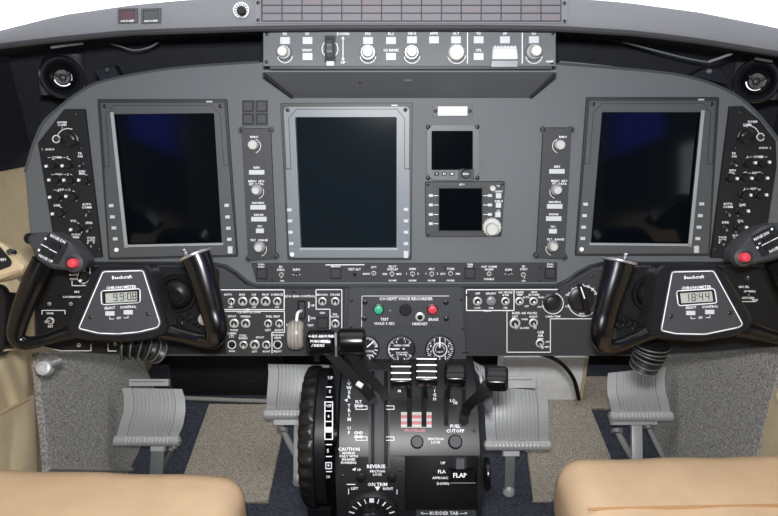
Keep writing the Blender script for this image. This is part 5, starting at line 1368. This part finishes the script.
# ================================================================= seats and arm rest
def seat(label, x0, x1, yf, z, rot, crease):
    t = thing('pilot_seat', label, 'seat', Vector(((x0 + x1) / 2, yf - .25, 0)), None, 'pilot seats')
    NX, NY = 44, 30; D = .52; Tn = .13; grid = []
    w = x1 - x0
    b = bmesh.new(); bmesh.ops.create_cube(b, size=1)
    for v in b.verts: v.co = Vector((v.co.x * w, v.co.y * D, v.co.z * Tn))
    bmesh.ops.bevel(b, geom=list(b.edges), offset=.042, segments=6, profile=.5, affect='EDGES')
    bmesh.ops.subdivide_edges(b, edges=[e for e in b.edges if e.calc_length() > .08], cuts=10, use_grid_fill=True)
    c = Vector(((x0 + x1) / 2, yf - D / 2, z - Tn / 2)); cr, sr = math.cos(rot), math.sin(rot)
    for v in b.verts:
        x, y, q = v.co
        u, s_ = x / (w / 2), y / (D / 2)
        q += (.010 * (1 - u * u) * (1 - s_ * s_) if q > 0 else 0) + .0015 * math.sin(9 * u + 3 * s_) * (q > 0)
        v.co = Vector((c.x + x * cr - y * sr, c.y + x * sr + y * cr, c.z + q))
    MB().bm(b).build('cushion', 'leather', t, 80)
    if crease:
        pts = []
        for k in range(25):
            u = -.92 + 1.84 * k / 24; x, y = u * w / 2, D / 2 - .128 - .008 * math.cos(u * 1.4)
            zz = z + .010 * (1 - u * u) * (1 - (y / (D / 2)) ** 2) + .0008
            pts.append(Vector((c.x + x * cr - y * sr, c.y + x * sr + y * cr, zz)))
        MB().tube(pts, .0022, 6).build('seam', 'seam', t)
    MB().obox(Vector((c.x, c.y - .02, (z - Tn) / 2 + .004)), (X, Y_, Z), (w * .40, D * .36, (z - Tn) / 2 - .0045), .01).build('base', 'plate_black', t)
p = W(100, 477, 1.07)
seat('tan leather pilot seat cushion at the bottom left', -.665, -.232, .835, .413, -.035, False)
seat('tan leather seat cushion at the bottom right with a front seam', .272, .71, .862, .420, .025, True)

t = thing('arm_rest', 'cream side arm rest with dark padded inset at the left border', 'arm rest', Vector((-.60, .70, .60)))
A = lean(W(5, 262, 1.075), 30)
MB().prism(A, [(-40, 236), (-2, 241), (9, 249), (23, 265), (21, 270.5), (-4, 280), (-40, 286)], -.03, 0, .005, 4, 4).build('shell', 'cream', t)
MB().prism(A, [(-40, 240), (-2, 245), (11, 261), (10, 266), (-8, 272.5), (-40, 278)], .0004, .004, .001, 3).build('pad', 'plate_black', t)
MB().text(A, 'OPEN', 1, 260, 2.4, .0044, 8).build('lettering', 'white', t)
MB().knob(A, 8, 251.5, .016, [(.0055, .0004), (.0055, .010), (.004, .014)], 16).build('latch_button', 'chrome', t)
MB().prism(A.off(-.032), [(-40, 282), (2, 284), (7, 300), (5, 345), (-10, 358), (-40, 358)], -.04, 0, .004, 5).build('support', 'satin_black', t)
MB().prism(A.off(-.034), [(-20, 276), (6, 278), (10, 300), (9, 336), (3, 352), (-20, 352)], -.05, -.01, .004, 4).build('back_shell', 'cream', t)

# ================================================================= recess under the glareshield: air vents, bracket, wires
def gasper(label, x, y, dp, tiltx, R0, bar, cut):
    c = W(x, y, dp); ax = (CAM - c).normalized() + Vector((tiltx, 0, -.05)); ax.normalize()
    uu = Vector((0, 0, 1)).cross(ax).normalized(); vv = ax.cross(uu); fr = (uu, vv, ax)
    t = thing('air_vent', label, 'air vent', c, fr, 'swivelling air vents')
    k = dp / F_PX
    MB().lathe(c, fr, [(R0 * k * 1.0, -.03), (R0 * k * 1.05, -.004), (R0 * k * .98, .004), (R0 * k * .86, .006), (R0 * k * .72, .000), (R0 * k * .66, -.006)], 40, cap=False).build('collar', 'vent_black', t)
    MB().lathe(c, fr, [(R0 * k * .70, -.02), (R0 * k * .66, .002), (R0 * k * .55, .012), (R0 * k * .44, .016), (R0 * k * .40, .012), (R0 * k * .36, -.006)], 36).build('ball', 'satin_black', t)
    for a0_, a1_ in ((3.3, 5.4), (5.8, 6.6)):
        MB().tube([c + (uu * math.cos(a0_ + (a1_ - a0_) * q / 10) + vv * math.sin(a0_ + (a1_ - a0_) * q / 10)) * R0 * k * .41 + ax * .0135 for q in range(11)], .0013, 6).build('highlight_ring', 'steel', t)  # highlight arcs on the nozzle, modelled as bright steel tubes
    o = MB().lathe(c, fr, [(R0 * k * .16, -.004), (R0 * k * .16, .014), (R0 * k * .08, .017)], 16).build('hub', 'plate', t)
    for q in range(3):
        a = q * 2 * PI / 3 + .5; d = uu * math.cos(a) + vv * math.sin(a)
        MB().tube([c + d * R0 * k * .14 + ax * .010, c + d * R0 * k * .40 + ax * .010], .0022, 8).build('spoke', 'plate', t)
    # mounting body tapering up to the glareshield
    w0, w1, yt = bar
    loops = []
    for s_, yy, dd in ((0, y + R0 * .9, .030), (.35, y, .036), (.7, y - R0 * .9, .034), (1, yt, .03)):
        hw = (R0 * (1.16 - .12 * abs(s_ - .35)) if s_ < .7 else R0 * 1.0) if s_ < 1 else (w1 - w0) / 2
        xc = x if s_ < 1 else (w0 + w1) / 2
        pts = [W(xc - hw, yy, dp + .034), W(xc - hw * .6, yy, dp + .026), W(xc + hw * .6, yy, dp + .026), W(xc + hw, yy, dp + .034), W(xc + hw, yy, dp + .055), W(xc - hw, yy, dp + .055)]
        loops.append(pts)
    MB().loft(loops).build('mount', 'vent_black', t, 60)
    return t
t = gasper('black round air vent in the dark upper left corner', 62, 77, 1.09, .10, 20, (48, 82, 54), 0)
MB().tube([W(51, 47, 1.04), W(68, 44.4, 1.04), W(83, 42.6, 1.04)], .0028, 8).build('top_bar', 'bezel_silver', t)
t = gasper('black round air vent in the dark upper right corner', 757, 81, 1.09, -.12, 21, (742, 774, 67), 0)
MB().tube([W(755, 58.5, 1.04), W(772, 61.5, 1.04)], .0022, 8).build('top_bar', 'bezel', t)
t = thing('mounting_bracket', 'small dark bracket with a bolt above the left screen panel', 'bracket', W(107, 74, 1.10))
BR = lean(W(107, 74, 1.10), 12)
MB().prism(BR, [(93, 68.5), (114, 65), (121, 77.5), (101, 83)], -.02, 0, .0015, 1).build('plate', 'vent_black', t)
MB().knob(BR, 106, 69.5, .008, [(.006, 0), (.006, .004), (.004, .007), (.002, .008)], 12).build('bolt', 'plate', t)
t = thing('mounting_bracket', 'small dark bracket with a thin lever beside the right air vent', 'bracket', W(712, 70, 1.10))
BR = lean(W(712, 70, 1.10), 12)
MB().prism(BR, [(690, 76), (706, 67), (722, 69), (730, 84)], -.02, 0, .0015, 1).build('plate', 'vent_black', t)
MB().knob(BR, 711, 71, .008, [(.004, 0), (.004, .004), (.002, .006)], 12).build('bolt', 'steel', t)
MB().tube([W(708, 62, 1.08), W(720, 58, 1.075), W(732, 53.5, 1.07)], .0022, 8).build('lever', 'knob_gray', t)
def wire(label, pts, r, bead):
    p = spline([W(*q) for q in pts], 10); n = len(p)
    rr = [r * (1 + (.5 * math.sin(PI * i) if False else (.45 * (i % 2) if bead else 0))) for i in range(n)]
    t = MB().tube(p, rr, 8).build('hanging_wire', 'knob_gray' if not bead else 'bezel_silver'); tag(t, label, 'wire')
wire('thin wire drooping under the glareshield left of the autopilot panel', [(111, 44, 1.16), (121, 46.6, 1.16), (132, 50, 1.16), (141, 49.6, 1.16)], .0012, False)
wire('beaded wire end drooping above the left screen', [(141.5, 49.4, 1.16), (150, 47, 1.16), (158, 42.6, 1.16)], .0012, True)
wire('long beaded wire under the glareshield above the right screen', [(622, 42, 1.16), (640, 46.5, 1.16), (665, 53, 1.16), (690, 59, 1.16), (707, 62, 1.16)], .0012, True)
wire('thin wire lying along the top edge of the panel right of the autopilot panel', [(560, 61.6, 1.105), (575, 63, 1.105), (592, 64.6, 1.105), (612, 66.6, 1.105)], .0012, False)
# ================================================================= camera and light
cam = bpy.data.cameras.new('camera'); co = bpy.data.objects.new('camera', cam); COL.objects.link(co)
cam.sensor_width = 36; cam.lens = 36 * F_PX / 778; cam.clip_start = .02
co.location = CAM; co.rotation_euler = (math.radians(90) - PITCH, 0, 0)
sc.camera = co
# flash unit on top of the camera
fl = bpy.data.lights.new('camera_flash', 'AREA'); fl.shape = 'RECTANGLE'; fl.size = .07; fl.size_y = .04; fl.energy = 16.5
fo = bpy.data.objects.new('camera_flash', fl); COL.objects.link(fo)
fo.location = CAM + CU * .072 - CF * .02 + CR * .0
fo.rotation_euler = (math.radians(90) - PITCH, 0, 0)
# bright overcast day outside the windscreen and cabin
w = bpy.data.worlds.new('sky'); sc.world = w; w.use_nodes = True
w.node_tree.nodes['Background'].inputs[0].default_value = (.96, .98, 1, 1)
w.node_tree.nodes['Background'].inputs[1].default_value = 2.0
sc.view_settings.view_transform = 'Standard'; sc.view_settings.look = 'None'
sc.view_settings.exposure = 0; sc.view_settings.gamma = 1; sc.view_settings.use_curve_mapping = False
